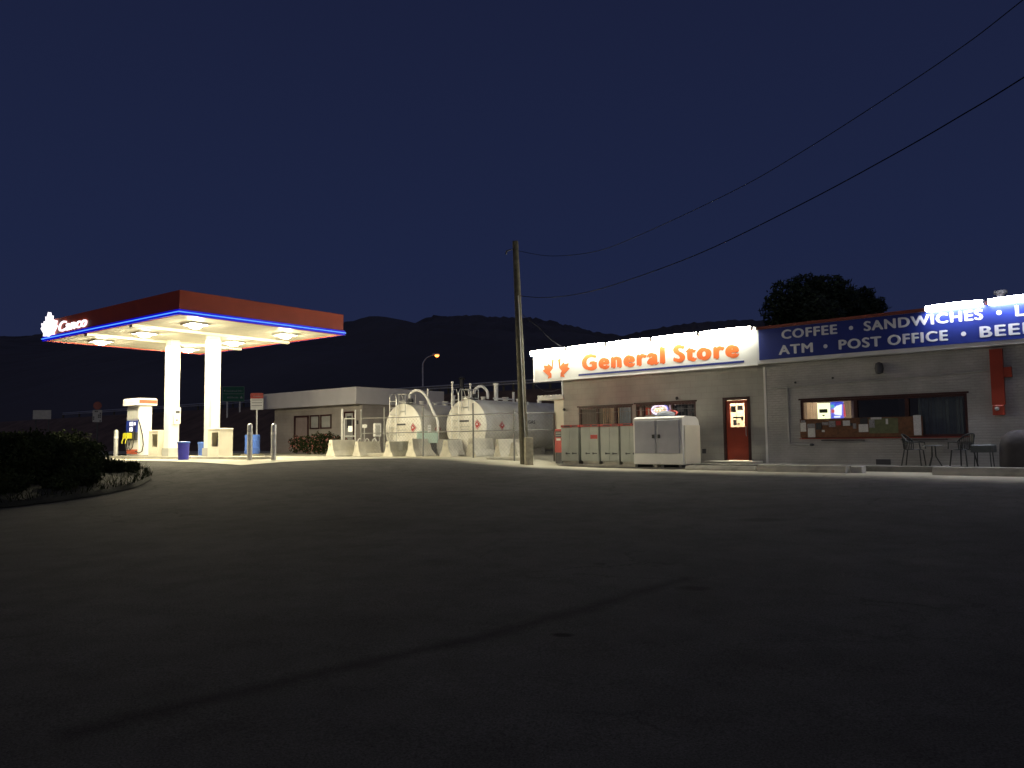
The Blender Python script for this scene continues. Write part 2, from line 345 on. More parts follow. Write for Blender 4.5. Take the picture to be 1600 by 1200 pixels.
# ---------------------------------------------------------------- highway embankment
crest = [(-140,165),(-80,119),(-29.5,80),(-8.35,62),(1.5,55),(18,52),(50,48),(120,46)]
def crest_z(i): return 5.15
mb = MB(); mr_ = MB()
sub = []
for i in range(len(crest)-1):
    n_ = 14
    for k_ in range(n_):
        t = k_/n_; sub.append((crest[i][0]*(1-t)+crest[i+1][0]*t, crest[i][1]*(1-t)+crest[i+1][1]*t))
sub.append(crest[-1]); rng = random.Random(4)
offs = [(-10,.6),(-8.2,1.15),(-6,2.2),(-4,3.2),(-2,4.3),(-.6,5.05),(0,5.15),(14,5.15),(18,2.5),(24,.5)]
for (x, y) in sub:
    for (o_, z) in offs:
        jit = rng.uniform(-.12,.12) if -9 < o_ < -.7 else 0
        mb.v.append((x + o_*.35 + jit, y + o_*.93, z + jit))
no_ = len(offs)
for i in range(len(sub)-1):
    for j in range(no_-1): mb.f.append((i*no_+j, (i+1)*no_+j, (i+1)*no_+j+1, i*no_+j+1))
M['bank'] = pm('embankment_soil', (.13,.085,.06), .95, .35, .7, .6, bscale=5)
struct(mb.build('embankment', M['bank'], smooth=True))
for i, (x, y) in enumerate(sub): mr_.v += [(x+.7, y+2, 5.17), (x+4.4, y+11.8, 5.17)]
for i in range(len(sub)-1): mr_.f.append((2*i, 2*i+2, 2*i+3, 2*i+1))
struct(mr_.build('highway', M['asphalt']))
gr = thing('guardrail', 'long steel guardrail running along the top of the highway embankment behind the tanks', 'guardrail')
rail = MB(); lo, hi = [], []
for (x, y) in sub:
    if -60 < x < 40: lo.append((x, y+.3, 5.62)); hi.append((x, y+.3, 5.80))
rail.tube(lo, .06, 5); rail.tube(hi, .06, 5); rail.build('rail', M['galv'], gr)
pst = None
for i, (x, y) in enumerate(sub):
    if -60 < x < 12:
        if pst is None: pst = MB().box(-.07, .07, .36, .52, 5.1, 5.82).build('post', M['wood'], gr); pst.location = (x, y, 0)
        else: c = pst.copy(); scene.collection.objects.link(c); c.parent = gr; c.location = (x, y, 0)

# ---------------------------------------------------------------- leaf crowns
def leaves(mb, blobs, n, size, seed):
    rng = random.Random(seed); tot = sum(b[3]*b[4]*b[5] for b in blobs)
    for (cx, cy, cz, rx, ry, rz) in blobs:
        for _ in range(int(n*rx*ry*rz/tot)):
            while True:
                p = V((rng.uniform(-1,1), rng.uniform(-1,1), rng.uniform(-1,1))); l = p.length
                if .05 < l < 1: break
            p = p * (l**-.45)           # push outwards
            f = 1 + .18*math.sin(p.x*7+cx*3)*math.cos(p.z*6+cy) + .12*math.sin(p.y*11)
            c = V((cx+p.x*rx*f, cy+p.y*ry*f, cz+p.z*rz*f))
            a = V((rng.gauss(0,1), rng.gauss(0,1), rng.gauss(0,1))).normalized(); b = a.orthogonal().normalized()
            s = size*rng.uniform(.6,1.3)
            i0 = len(mb.v); mb.v += [tuple(c - a*s), tuple(c + b*s*.45), tuple(c + a*s), tuple(c - b*s*.45)]; mb.f.append((i0,i0+1,i0+2,i0+3))
def tree(x, y, z, label, blobs, n, size, seed, limbs):
    t = thing('broadleaf_tree', label, 'tree', (x, y, z))
    tr = MB()
    for l in limbs: tr.tube(l[0], l[1], 8, l[2])
    tr.build('trunk', M['bark'], t, True)
    cr = MB(); leaves(cr, blobs, n, size, seed); cr.build('crown', M['leaf'], t)
bl = []
rg = random.Random(5)
for i in range(26):
    a = rg.uniform(0,2*PI); rr = rg.uniform(.2,1.9); h = rg.uniform(4.4,8.0)
    rr *= 1.0 if h < 7 else .68
    bl.append((math.cos(a)*rr, math.sin(a)*rr, h, rg.uniform(.7,1.1), rg.uniform(.7,1.1), rg.uniform(.55,.85)))
bl += [(-1.75,0,7.0,.75,.8,.9),(-1.2,0,8.1,.8,.8,.45),(-.2,0,8.45,.9,.9,.4),(.9,0,8.35,.9,.9,.42),(1.65,0,7.7,.75,.9,.8)]
tree(15.3, 40, 1.0, 'dark round-crowned tree rising behind the store roof', bl, 26000, .14, 11,
     [([(0,0,-.2),(.05,0,2),(-.1,.1,4.2),(.1,0,6.5),(0,0,8)], .24, .05), ([(0,0,3),(.9,.2,5),(1.5,.3,7)], .12, .03), ([(0,0,3.4),(-1,.1,5.4),(-1.5,0,7)], .12, .03), ([(0,0,2.8),(.2,-.9,5),(.2,-1.4,6.8)], .11, .03)])
bl = [(0,0,5.9,.95,.9,1.0),(.7,.2,6.6,.7,.7,.55),(-.5,.1,6.9,.65,.7,.6),(.2,0,4.6,1.1,1,1.0),(.9,0,5.4,.55,.7,.7),(.25,0,7.25,.5,.5,.4)]
tree(18.3, 41, 1.75, 'smaller dark tree just right of the round-crowned tree above the roof', bl, 9000, .14, 12,
     [([(0,0,-.2),(0,.1,2.5),(.1,0,5),(.1,0,7)], .15, .03), ([(0,0,2.4),(.6,.1,4.5),(.8,.1,6)], .07, .02), ([(0,0,2.6),(-.5,.1,4.5),(-.5,.1,6.5)], .07, .02)])

# ================================================================ FUEL STATION
SX, SY, SZ, SA = -10.22, 24.12, 1.0, .9145
sta = thing('fuel_canopy', 'fuel station canopy with orange fascia, glowing blue edge and two thick white columns', 'fuel canopy', (SX, SY, SZ), SA)
CL, CW = 6.48, 9.66; ZB, ZT = 4.55, 5.32
mb = MB(); t_ = .08
mb.box(0, CL, 0, t_, ZB, ZT).box(0, CL, CW-t_, CW, ZB, ZT).box(0, t_, t_+.001, CW-t_-.001, ZB, ZT).box(CL-t_, CL, t_+.001, CW-t_-.001, ZB, ZT)
mb.build('fascia', M['orange'], sta)
MB().box(t_+.004, CL-t_-.004, t_+.004, CW-t_-.004, ZT-.25, ZT-.15).build('roof_deck', M['roof'], sta)
# soffit panels with seams, and two shallow beams
mb = MB(); npan = 16
for i in range(npan):
    x0 = .09 + (CL-.18)*i/npan; x1 = .09 + (CL-.18)*(i+1)/npan
    mb.box(x0+.004, x1-.004, .09, CW-.09, ZB+.03, ZB+.07)
mb.box(.09, CL-.09, .09, CW-.09, ZB+.072, ZB+.09)
mb.build('soffit', M['cream'], sta)
for yb in (3.2, 6.45): MB().box(.1, CL-.1, yb-.11, yb+.11, ZB-.07, ZB+.027).build('soffit_beam', M['cream'], sta)
# blue neon strip
def ring(z0, z1, o0, o1):
    mb = MB()
    mb.box(-o1, CL+o1, -o1, -o0, z0, z1).box(-o1, CL+o1, CW+o0, CW+o1, z0, z1).box(-o1, -o0, -o0+.001, CW+o0-.001, z0, z1).box(CL+o0, CL+o1, -o0+.001, CW+o0-.001, z0, z1)
    return mb
ns = ring(ZB+.004, ZB+.165, .003, .05).build('neon_strip', M['neon'], sta)
ring(ZB+.072, ZB+.098, .052, .075).build('neon_tube', M['neonc'], ns)
# columns
for cy in (6.15, 3.37):
    col = MB().cbox(3.24-.215, 3.24+.215, cy-.215, cy+.215, .30, ZB-.18, .05).build('column', M['white'], sta)
    MB().box(3.24-.235, 3.24+.235, cy-.235, cy+.235, .12, .42).build('column_base', M['grey'], col)
    MB().box(3.24-.17, 3.24+.17, cy-.17, cy+.17, ZB-.18, ZB+.03).build('column_bracket', M['cream'], col)
for ly in (1.5, 4.83, 8.15):
    for lx in (1.42, 5.0):
        fr = MB()
        fr.box(lx-.34, lx+.34, ly-.34, ly-.28, ZB-.03, ZB+.028).box(lx-.34, lx+.34, ly+.28, ly+.34, ZB-.03, ZB+.028).box(lx-.34, lx-.28, ly-.279, ly+.279, ZB-.03, ZB+.028).box(lx+.28, lx+.34, ly-.279, ly+.279, ZB-.03, ZB+.028)
        f_ = fr.build('light_fixture', M['white'], sta)
        MB().lathe([(.04,-.13),(.11,-.12),(.175,-.09),(.205,-.04),(.21,.02)], (lx, ly, ZB), 20).build('lens', M['lamp_canopy'], f_, True)

# maple leaf outline (unit: height 1, centred)
half = [(0,1.0),(.11,.78),(.23,.84),(.19,.50),(.36,.66),(.40,.57),(.60,.60),(.54,.44),(.64,.38),(.36,.14),(.40,.04),(.05,.09),(.04,0)]
leafp = half + [(-x, y) for x, y in reversed(half) if x > 0]
def leafpoly(x0, x1, y0, y1, mirror=False):
    return [((x0+x1)/2 + x/.64*(x1-x0)/2, y0 + y*(y1-y0)) for x, y in reversed(leafp)]
def text(name, s, fr, x0, x1, z0, z1, mat, parent, d=.012, bold=.03, shear=0.):
    cu = bpy.data.curves.new('t', 'FONT'); cu.body = s; cu.size = 1; cu.extrude = .5; cu.resolution_u = 4; cu.shear = shear; cu.space_character = 1 + bold*1.6
    o = bpy.data.objects.new('t', cu); scene.collection.objects.link(o); bpy.context.view_layer.update()
    dg = bpy.context.evaluated_depsgraph_get(); me = bpy.data.meshes.new_from_object(o.evaluated_get(dg))
    bpy.data.objects.remove(o)
    vs = [v.co.copy() for v in me.vertices]; ax = min(v.x for v in vs); bx = max(v.x for v in vs); ay = min(v.y for v in vs); by = max(v.y for v in vs)
    fs_ = [tuple(p.vertices) for p in me.polygons]; bpy.data.meshes.remove(me)
    O, R, U, N = fr; b_ = bold*(z1-z0)*.75; mb = MB(); sh_ = [(-b_,0),(b_,0),(-b_*.5,b_*.5),(b_*.5,-b_*.5),(0,0)]
    if bold <= 0: sh_ = [(0,0)]
    for k_, (dx, dz) in enumerate(sh_):
        mb.add([O + R*(x0+b_ + (v.x-ax)/(bx-ax)*(x1-x0-2*b_) + dx) + U*(z0+b_*.5 + (v.y-ay)/(by-ay)*(z1-z0-b_) + dz) + N*((v.z+.5)*(d*.4 + .0006*k_)) for v in vs], fs_)
    return mb.build(name, mat, parent)
fr = frame((-.004, 9.69, 0), (0,-1,0), (0,0,1))
MB().prism(leafpoly(0, 1.22, 4.68, 5.60), fr, 0, .12).build('leaf_emblem', M['logo'], sta)
text('lettering', 'Canco', fr, 1.36, 3.58, 4.78, 5.16, M['logo'], sta, .12, .02, .25)

# concrete fuelling pad, follows the ground
pad = MB(); na, nb_ = 24, 30
for i in range(na+1):
    for j in range(nb_+1):
        lx = 1.1 + 7.4*i/na; ly = -1.7 + 13.2*j/nb_; wx = SX + lx*math.cos(SA) - ly*math.sin(SA); wy = SY + lx*math.sin(SA) + ly*math.cos(SA)
        pad.v.append((wx, wy, gz(wx, wy)+.02))
for i in range(na):
    for j in range(nb_): a = i*(nb_+1)+j; pad.f.append((a, a+nb_+1, a+nb_+2, a+1))
M['padc'] = pm('pad_concrete', (.40,.385,.32), .9, .16, 1.2, .4, bscale=30, detail=9)
struct(pad.build('forecourt', M['padc'], smooth=True))
# pump island
isl = MB(); P2 = []
x0, x1, y0, y1 = 2.55, 3.95, .1, 10.2; rr = (x1-x0)/2
for k_ in range(9): a = PI + PI*k_/8; P2.append(((x0+x1)/2 + rr*math.cos(a), y0+rr + rr*math.sin(a)))
for k_ in range(9): a = PI*k_/8; P2.append(((x0+x1)/2 + rr*math.cos(a), y1-rr + rr*math.sin(a)))
isl.prism(P2, frame((0,0,0),(1,0,0),(0,1,0)), -.25, .12)
o = isl.build('pump_island', M['conc']); o.location = (SX, SY, SZ); o.rotation_euler = (0,0,SA); tag(o, 'long low concrete kerb island carrying the fuel pump and canopy columns', 'island')
def sloc(x, y, z=0.):
    return (SX + x*math.cos(SA) - y*math.sin(SA), SY + x*math.sin(SA) + y*math.cos(SA), SZ+z)

# pump
pu = thing('fuel_pump', 'white fuel pump with orange topper and yellow nozzles beside the left column', 'fuel pump', sloc(2.98, 8.15, .12), SA)
MB().cbox(0, .55, 0, .95, .03, 2.0, .03).build('cabinet', M['white'], pu)
tp = MB().cbox(-.14, .72, -.10, 1.07, 2.02, 2.30, .05).build('topper', M['white'], pu)
mb = MB().box(-.05, .68, -.106, -.103, 2.09, 2.24); mb.build('orange_band', M['orange2'], tp)
MB().box(-.05, -.004, .05, .90, .95, 1.42).build('display_panel', M['blue'], pu)
MB().box(-.065, -.052, .36, .60, 1.20, 1.36).box(-.065, -.052, .15, .27, 1.22, 1.34).box(-.065, -.052, .38, .60, .98, 1.14).build('screen', em('pump_screen', (.85,.85,1), 1.0), pu)
MB().box(-.035, -.004, .05, .90, .62, .945).build('nozzle_bay', M['dgrey'], pu)
MB().box(-.02, -.004, .05, .90, .08, .26).build('orange_kick_panel', M['orange2'], pu)
MB().box(-.012, -.004, .08, .87, 1.46, 1.97).build('upper_panel', M['grey'], pu)
for yy in (.78, .50):
    nz = MB().box(-.22, -.036, yy-.05, yy+.05, .70, .92).tube([(-.18,yy,.75),(-.26,yy,.62),(-.27,yy,.50)], .018, 6)
    nz.build('nozzle', pm('nozzle_yellow', (.65,.60,.03), .5, .1), pu)
    MB().tube([(-.12,yy,.72),(-.16,yy-.04,.45),(-.13,yy-.1,.22),(-.08,yy-.2,.35),(-.06,yy-.28,.7),(-.05,yy-.3,1.4)], .018, 6).build('hose', M['black'], pu)
MB().tube([(-.03,-.03,1.45),(.05,-.06,1.15),(.13,-.07,.8),(.17,-.07,.45),(.12,-.07,.18),(.0,-.06,.12),(-.1,.05,.2)], .022, 6).build('hose', M['black'], pu)

def cabinet(label, x, y):
    t = thing('service_cabinet', label, 'cabinet', sloc(x, y, .12), SA, 'cream service cabinets on the pump island')
    mb = MB(); mb.box(.0, .56, .0, .03, 0, .95).box(.0, .56, .66, .69, 0, .95).box(.53, .56, .031, .659, 0, .95).box(.0, .03, .031, .659, 0, .35).box(.0, .03, .031, .659, .85, .95).box(.0, .03, .45, .659, .351, .849).box(.031,.529,.031,.659,.30,.34)
    mb.build('body', M['cream'], t); MB().cbox(-.02, .58, -.02, .71, .952, 1.0, .02).build('lid', M['cream'], t)
    MB().cyl((.25,.25), .345, .62, .12, 14).build('bucket', M['dgrey'], t); return t
cabinet('cream service cabinet between the fuel pump and left column', 2.92, 6.55)
cabinet('cream service cabinet with open recess right of the right column', 2.92, 2.42)
# payment terminal on left column
t = thing('payment_box', 'small white intercom box mounted on the left canopy column', 'box', sloc(3.16, 5.93, 1.35), SA)
MB().cbox(0, .26, -.12, 0, 0, .62, .02).build('case', M['white'], t); MB().box(.05, .21, -.128, -.122, .40, .50).build('slot', M['dgrey'], t); MB().box(.07, .13, -.128, -.122, .10, .17).build('button', M['dgrey'], t)

def bin_(label, loc, h, rb, rt, mat, rim):
    t = thing('waste_bin', label, 'bin', loc, .4)
    MB().lathe([(rb,0),(rb+.005,.03),(rt-.005,h-.06),(rt,h-.05)], n=20).build('body', mat, t, True)
    MB().lathe([(rt+.012,h-.05),(rt+.015,h),(rt-.02,h+.01),(rt*.6,h+.015),(.02,h+.02)], n=20).build('rim', rim, t, True); return t
bin_('dark blue round bin standing in front of the pump island', (-11.46, 27.6, gz(-11.46,27.6)), .64, .17, .20, M['binblue'], M['drumblue'])
bin_('pale blue bin half hidden beside the right column', (-12.46, 31.9, gz(-12.46,31.9)), .62, .17, .20, M['drumblue'], M['drumblue'])
t = thing('plastic_drum', 'large blue drum on a round brown base behind the bollard', 'drum', (-10.9, 33.2, gz(-10.9,33.2)))
MB().lathe([(.44,.0),(.48,.03),(.48,.09),(.44,.13)], n=24).build('base', M['wood'], t)
MB().lathe([(.30,.131),(.315,.18),(.30,.35),(.318,.37),(.30,.39),(.30,.65),(.318,.67),(.30,.69),(.305,.90),(.28,.93),(.05,.935)], n=24).build('barrel', M['drumblue'], t, True)
t = thing('planter_tray', 'low brown tray on the ground left of the blue drum', 'tray', (-11.9, 33.2, gz(-11.9,33.2)), SA)
MB().box(-.35,.35,-.5,.5,0,.10).build('tray', M['wood'], t); MB().box(-.30,.30,-.45,.45,.101,.14).build('soil', M['soil'], t)

def bollard(label, loc):
    t = thing('bollard', label, 'bollard', loc, 0, 'steel bollards round the fuel station')
    MB().lathe([(.085,0),(.085,1.12),(.075,1.18),(.05,1.215),(.01,1.23)], n=16).build('post', M['galv'], t, True)
    MB().lathe([(.089,.86),(.089,.94)], n=16).build('reflective_band', M['white'], t, True); return t
b0 = bollard('steel bollard in front of the blue drum at the island end', (-8.64, 26.05, gz(-8.64,26.05)))
copy_tree(b0, (-7.85, 26.03, gz(-7.85,26.03)), 0, 'steel bollard standing alone in front of the shed wall, right of the drum')
copy_tree(b0, (-16.52, 33.0, .98), 0, 'steel bollard at the far left of the station behind the bushes')

# ================================================================ SHED
shx, shy = -8.3, 42.0; sha = .874; shz = 1.0
sh = thing('shed', 'flat-roofed block shed with wide pale fascia behind the concrete barriers', 'shed', (shx, shy, shz), sha)
LX, LY = 6.2, 8.7
mb = MB(); H_ = 2.72
def wall_x(mb, x0, x1, opens, y0, y1, H):   # wall in plane x, openings (ya,yb,za,zb) sorted
    y = y0
    for (a, b, c, d) in opens:
        mb.box(x0, x1, y, a, -.3, H); 
        if c > -.29: mb.box(x0, x1, a, b, -.3, c)
        mb.box(x0, x1, a, b, d, H); y = b
    mb.box(x0, x1, y, y1, -.3, H)
wall_x(mb, .5, .7, [(.75,1.65,0.,2.25),(2.75,3.75,1.35,2.15),(3.85,4.75,1.35,2.15),(4.85,6.25,0.,2.15)], .1, LY-.4, H_)
mb.box(.701, LX, .1, .3, -.3, H_).box(LX-.2, LX, .301, LY-.4, -.3, H_).box(.701, LX-.201, LY-.6, LY-.4, -.3, H_)
mb.build('wall', M['shedwall'], sh)
mb = MB(); mb.box(0, .06, 0, LY, 2.62, 3.53).box(.061, LX+.4, 0, .06, 2.62, 3.53).box(LX+.34, LX+.4, .061, LY, 2.62, 3.53).box(.061, LX+.339, LY-.06, LY, 2.62, 3.53)
mb.build('fascia', M['shedfascia'], sh)
MB().box(.065, LX+.335, .065, LY-.065, H_+.005, 2.95).build('roof', M['roof'], sh)
for i, (a, b) in enumerate(((2.75,3.75),(3.85,4.75))):
    w = MB(); w.box(.46,.54,a,a+.09,1.35,2.15).box(.46,.54,b-.09,b,1.35,2.15).box(.46,.54,a+.091,b-.091,1.35,1.43).box(.46,.54,a+.091,b-.091,2.07,2.15)
    w = w.build('window', M['dred'], sh); MB().box(.50,.53,a+.092,b-.092,1.431,2.069).build('pane', M['grey'], w)
w = MB(); w.box(.46,.54,.75,.84,0,2.25).box(.46,.54,1.56,1.65,0,2.25).box(.46,.54,.841,1.559,2.17,2.25); w = w.build('door_frame', M['dred'], sh)
MB().box(.50,.54,.842,1.558,.01,2.169).build('door', M['grey'], w); MB().box(.49,.498,1.0,1.4,1.35,2.0).build('door_window', M['dgrey'], w)
w = MB(); w.box(.44,.54,4.85,4.95,0,2.15).box(.44,.54,6.15,6.25,0,2.15).box(.44,.54,4.951,6.149,2.05,2.15); w = w.build('door_frame', M['dred'], sh)
MB().box(.50,.54,4.952,6.148,.01,2.049).build('door', pm('shed_door', (.34,.27,.25), .6, .1, 3), w)
MB().box(3.0,5.8,.06,.099,1.6,2.55).build('window', M['dgrey'], sh)
MB().box(.45,.499,.42,.52,1.55,1.75).build('lamp_box', M['dgrey'], sh)
t = thing('chimney_pipe', 'short dark pipe standing on the shed roof', 'pipe', (-3.0, 47.0, 3.9)); MB().cyl((0,0),0,1.35,.14,12).build('pipe', M['dgrey'], t); MB().lathe([(.2,1.36),(.24,1.40),(.05,1.55)],n=12).build('cap', M['dgrey'], t)
# cable-reel rubble: flowering shrubs in front
def shrub(name, label, loc, blobs, n, size, seed, mat, group=None, fl=False):
    t = thing(name, label, 'shrub', loc, 0, group); s = MB()
    for b in blobs[:6]: s.tube([(0,0,-.05),(b[0]*.5,b[1]*.5,b[2]*.6),(b[0],b[1],b[2]+b[5]*.6)], .02, 5, .006)
    s.build('stem', M['bark'], t); c = MB(); leaves(c, blobs, n, size, seed); c.build('foliage', mat, t)
    if fl: c = MB(); leaves(c, blobs, n//4, size*.8, seed+50); c.build('flowers', M['flower'], t)
shrub('flowering_shrub', 'low shrub with pale pink flowers in front of the shed door', (-10.4, 40.4, 1.0), [(0,0,.5,.6,.5,.45),(-.6,.2,.5,.45,.4,.45),(.5,-.1,.6,.5,.4,.45)], 1500, .07, 21, M['leaf2'], None, True)
shrub('dark_shrub', 'dark rounded shrub right of the pink flowering shrub by the shed', (-9.3, 39.6, 1.0), [(0,0,.55,.7,.5,.5),(.6,0,.45,.6,.4,.4),(-.4,0,.4,.4,.4,.4)], 1800, .07, 22, M['leaf2'], None, True)

# ================================================================ TANKS
TA = .90
def gooseneck(pts, r, n=3):
    P = [V(p) for p in pts]; out_ = []
    for i in range(len(P)-1):
        p0 = P[max(i-1,0)]; p1 = P[i]; p2 = P[i+1]; p3 = P[min(i+2,len(P)-1)]
        for k_ in range(6):
            t = k_/6; out_.append(.5*((2*p1)+(p2-p0)*t+(2*p0-5*p1+4*p2-p3)*t*t+(3*p1-p0-3*p2+p3)*t**3))
    out_.append(P[-1]); return out_
def tank(label, x, y, r, zc, L, vents, hoop, extra=None):
    gzz = gz(x, y); t = thing('fuel_tank', label, 'fuel tank', (x, y, gzz), TA, 'horizontal white fuel tanks'); zc -= gzz
    # shell lathe about local x
    prof = [(.02,-.10),(r*.35,-.095),(r*.7,-.07),(r*.93,-.03),(r,.0),(r,.03),(r*.996,.035),(r*.996,L*.33),(r*1.004,L*.33+.01),(r*1.004,L*.33+.05),(r*.996,L*.33+.06),(r*.996,L*.66),(r*1.004,L*.66+.01),(r*1.004,L*.66+.05),(r*.996,L*.66+.06),(r,L),(r*.7,L+.08),(.02,L+.1)]
    n = 48; mb = MB()
    for (q, xx) in prof:
        for j in range(n): a = 2*PI*j/n; mb.v.append((xx, q*math.cos(a), zc + q*math.sin(a)))
    for i in range(len(prof)-1):
        for j in range(n): mb.f.append((i*n+j, (i+1)*n+j, (i+1)*n+(j+1)%n, i*n+(j+1)%n))
    mb.f += [tuple(range(n)), tuple(range(len(prof)*n-1, (len(prof)-1)*n-1, -1))]
    sh_ = mb.build('shell', M['tankw'], t, True)
    for sx in (.8, L*.5, L-.8):
        mb = MB(); mb.box(sx-.15, sx+.15, -r*.75, r*.75, -.1, zc-r*.86); mb.build('saddle', M['conc'], t)
    # ladder on the end disc (normal -x)
    for yl in (r*.42, r*.42-.42):
        pass
    yl = .55*r
    ld = MB(); top = zc+r+.30
    for q in (yl, yl-.42): ld.tube([(-.22,q,.15),(-.22,q,top)], .022, 6)
    z = .35
    while z < top-.05: ld.tube([(-.22,yl,z),(-.22,yl-.42,z)], .016, 5); z += .3
    for q in (yl, yl-.42): ld.tube([(-.22,q,top),(-.1,q,top+.16),(.1,q,top+.16),(.22,q,top-.1),(.22,q,zc+r*.9)], .022, 5)
    ld.build('ladder', M['galv'], t)
    # small platform with rails over the end
    pf = MB(); py0, py1 = -.30, .10
    for q in (py0, py1): pf.tube([(-.16,q,zc+.55*r),(-.16,q,zc+r+.42)], .02, 5); pf.tube([(.5,q,zc+r*.98),(.5,q,zc+r+.42)], .02, 5); pf.tube([(-.16,q,zc+r+.42),(.5,q,zc+r+.42)], .02, 5)
    for zz in (r*.7, r+.1, r+.42): pf.tube([(-.16,py0,zc+zz),(-.16,py1,zc+zz)], .02, 5)
    pf.box(-.1,.5,py0,py1,zc+r+.02,zc+r+.06)
    pf.build('platform', M['galv'], t)
    # placards
    def dia(fr_, cx, cz, s):
        d = MB().prism([(cx-s,cz),(cx,cz-s),(cx+s,cz),(cx,cz+s)], fr_, 0, .008).build('placard', M['diamond'], t)
        s2 = s*.86; s3 = s*.76; q = MB()
        for k_ in range(4):
            a0 = PI/2*k_; a1 = a0+PI/2; P4 = [(cx+s2*math.cos(a0),cz+s2*math.sin(a0)),(cx+s2*math.cos(a1),cz+s2*math.sin(a1)),(cx+s3*math.cos(a1),cz+s3*math.sin(a1)),(cx+s3*math.cos(a0),cz+s3*math.sin(a0))]
            q.prism(P4, fr_, .009, .011)
        q.prism([(cx-.05,cz+.0),(cx-.02,cz-.02),(cx+.02,cz-.02),(cx+.05,cz),(cx+.02,cz+.05),(cx,cz+.11),(cx-.02,cz+.05)], fr_, .009, .011)
        q.box(-.001,.001,-.001,.001,zc-.001,zc+.001)
        q.build('flame_mark', M['letter'], d)
    fe = frame((-.075, 0, zc), (0,-1,0), (0,0,1))
    dia(fe, r*.60, .05, .22)
    q = MB().prism([(-.28,.18),(.26,.18),(.26,.26),(-.28,.26)], fe, .03, .045); 
    q.build('dark_label', M['dgrey'], t)
    q = MB()
    for k_, (a, b) in enumerate([(-.25,.30),(-.22,.28),(-.25,.22)]): q.prism([(a,-.02-.11*k_-.03),(b,-.02-.11*k_-.03),(b,-.02-.11*k_),(a,-.02-.11*k_)], fe, .03, .036)
    q.build('printed_label', M['grey'], t)
    # side placard + word on the camera side (local -y)
    fs = frame((0, -r-.004, zc), (1,0,0), (0,0,1))
    dia(fs, 1.05, .0, .2)
    text('lettering', 'GAS', fs, 2.95, 3.5, .10, .27, M['dgrey'], t, .01, .05)
    for (vx, vh, vr) in vents:
        v = MB().cyl((vx, 0), zc+r*.9, zc+r+vh, vr, 12)
        if vr > .06: v.cyl((vx,0), zc+r+vh*.9, zc+r+vh, vr*1.5, 12)
        v.build('vent_pipe', M['white'], t, True)
    for (vx, s) in ((1.3,.13),(2.2,.10),(2.9,.16),(3.9,.12),(5.6,.14)):
        MB().cyl((vx, .1), zc+r*.9, zc+r+s, s*.8, 12).cyl((vx,.1), zc+r+s, zc+r+s+.03, s, 12).build('fitting', M['tankw'], t, True)
    MB().tube([(1.9,0,zc+r+.10),(3.4,0,zc+r+.10)], .04, 6).build('crossover_pipe', M['white'], t)
    MB().tube(gooseneck(hoop[0],0), hoop[1], 8).build('fill_pipe', M['white'], t, True)
    MB().cyl((hoop[0][0][0], hoop[0][0][1]), zc+r*.85, zc+r+.25, .12, 12).box(hoop[0][0][0]-.16, hoop[0][0][0]+.16, hoop[0][0][1]-.05, hoop[0][0][1]+.05, zc+r+.08, zc+r+.2).build('valve', M['dgrey'], t)
    return t
zz1 = 2.13 - gz(-4.97,36); r1_ = 1.17
tank('white fuel tank left of the larger tank, tall gooseneck pipe reaching down its right side', -4.97, 36, r1_, 2.13, 9.0, [(1.6,.75,.05),(3.4,.5,.07)],
     ([(.45,0,zz1+r1_+.1),(.45,0,zz1+r1_+.45),(.55,-.35,zz1+r1_+.62),(.7,-.75,zz1+r1_+.35),(.8,-1.15,zz1+.75),(.75,-1.45,zz1+.35),(.7,-1.5,zz1-.3),(.7,-1.5,.0)], .065))
zz2 = 2.23 - gz(-2.05,35); r2_ = 1.19
tank('white fuel tank nearest the utility pole with short hooped pipe on top', -2.05, 35, r2_, 2.23, 9.0, [(2.1,.80,.10),(3.4,.45,.06),(7.6,.95,.045),(7.9,.3,.07)],
     ([(.7,.1,zz2+r2_+.1),(.7,.1,zz2+r2_+.42),(.95,-.05,zz2+r2_+.62),(1.2,-.2,zz2+r2_+.42),(1.2,-.25,zz2+r2_+.05)], .065))
for (x, y, z1, lb) in ((-2.69,35.6,4.26,'tall thin white vent pipe left of the right-hand tank'),(-1.95,36.9,4.26,'tall thin white vent pipe standing behind the hooped pipe of the tank')):
    t = thing('vent_stack', lb, 'pipe', (x, y, gz(x,y))); MB().tube([(0,0,0),(0,0,z1-gz(x,y)-.06)], .04, 8).build('pipe', M['white'], t); MB().cyl((0,0), z1-gz(x,y)-.07, z1-gz(x,y), .065, 10).build('cap', M['white'], t)
t = thing('pump_cabinet', 'pale aqua transfer pump cabinet between the two tanks', 'cabinet', (-3.65, 33.9, gz(-3.65,33.9)), .1)
MB().cbox(-.45,.45,-.3,.3,.55,1.05,.03).build('body', M['aqua'], t); MB().box(-.40,.40,-.25,.25,0,.549).build('stand', M['dgrey'], t)
MB().box(-.42,-.10,-.306,-.302,.60,1.0).build('door', M['aqua'], t)
t = thing('safety_notice', 'small white notice hanging on the fence between the tanks', 'sign', (-3.44, 32.75, 1.95), .3)
MB().box(-.07,.07,-.01,.01,0,.30).build('board', M['white'], t); MB().box(-.05,.05,-.014,-.011,.08,.12).box(-.05,.05,-.014,-.011,.18,.22).build('printed_lines', M['grey'], t)
t = thing('electrical_box', 'white electrical control box on a stand left of the tanks', 'box', (-6.15, 36, gz(-6.15,36)), .5)
MB().cbox(-.16,.16,-.1,.1,.85,1.45,.02).build('case', M['white'], t); MB().box(-.10,.10,-.105,-.101,.92,1.36).build('window', M['grey'], t); MB().tube([(-.1,0,0),(-.1,0,.85)],.02,6).tube([(.1,0,0),(.1,0,.85)],.02,6).build('stand', M['galv'], t)
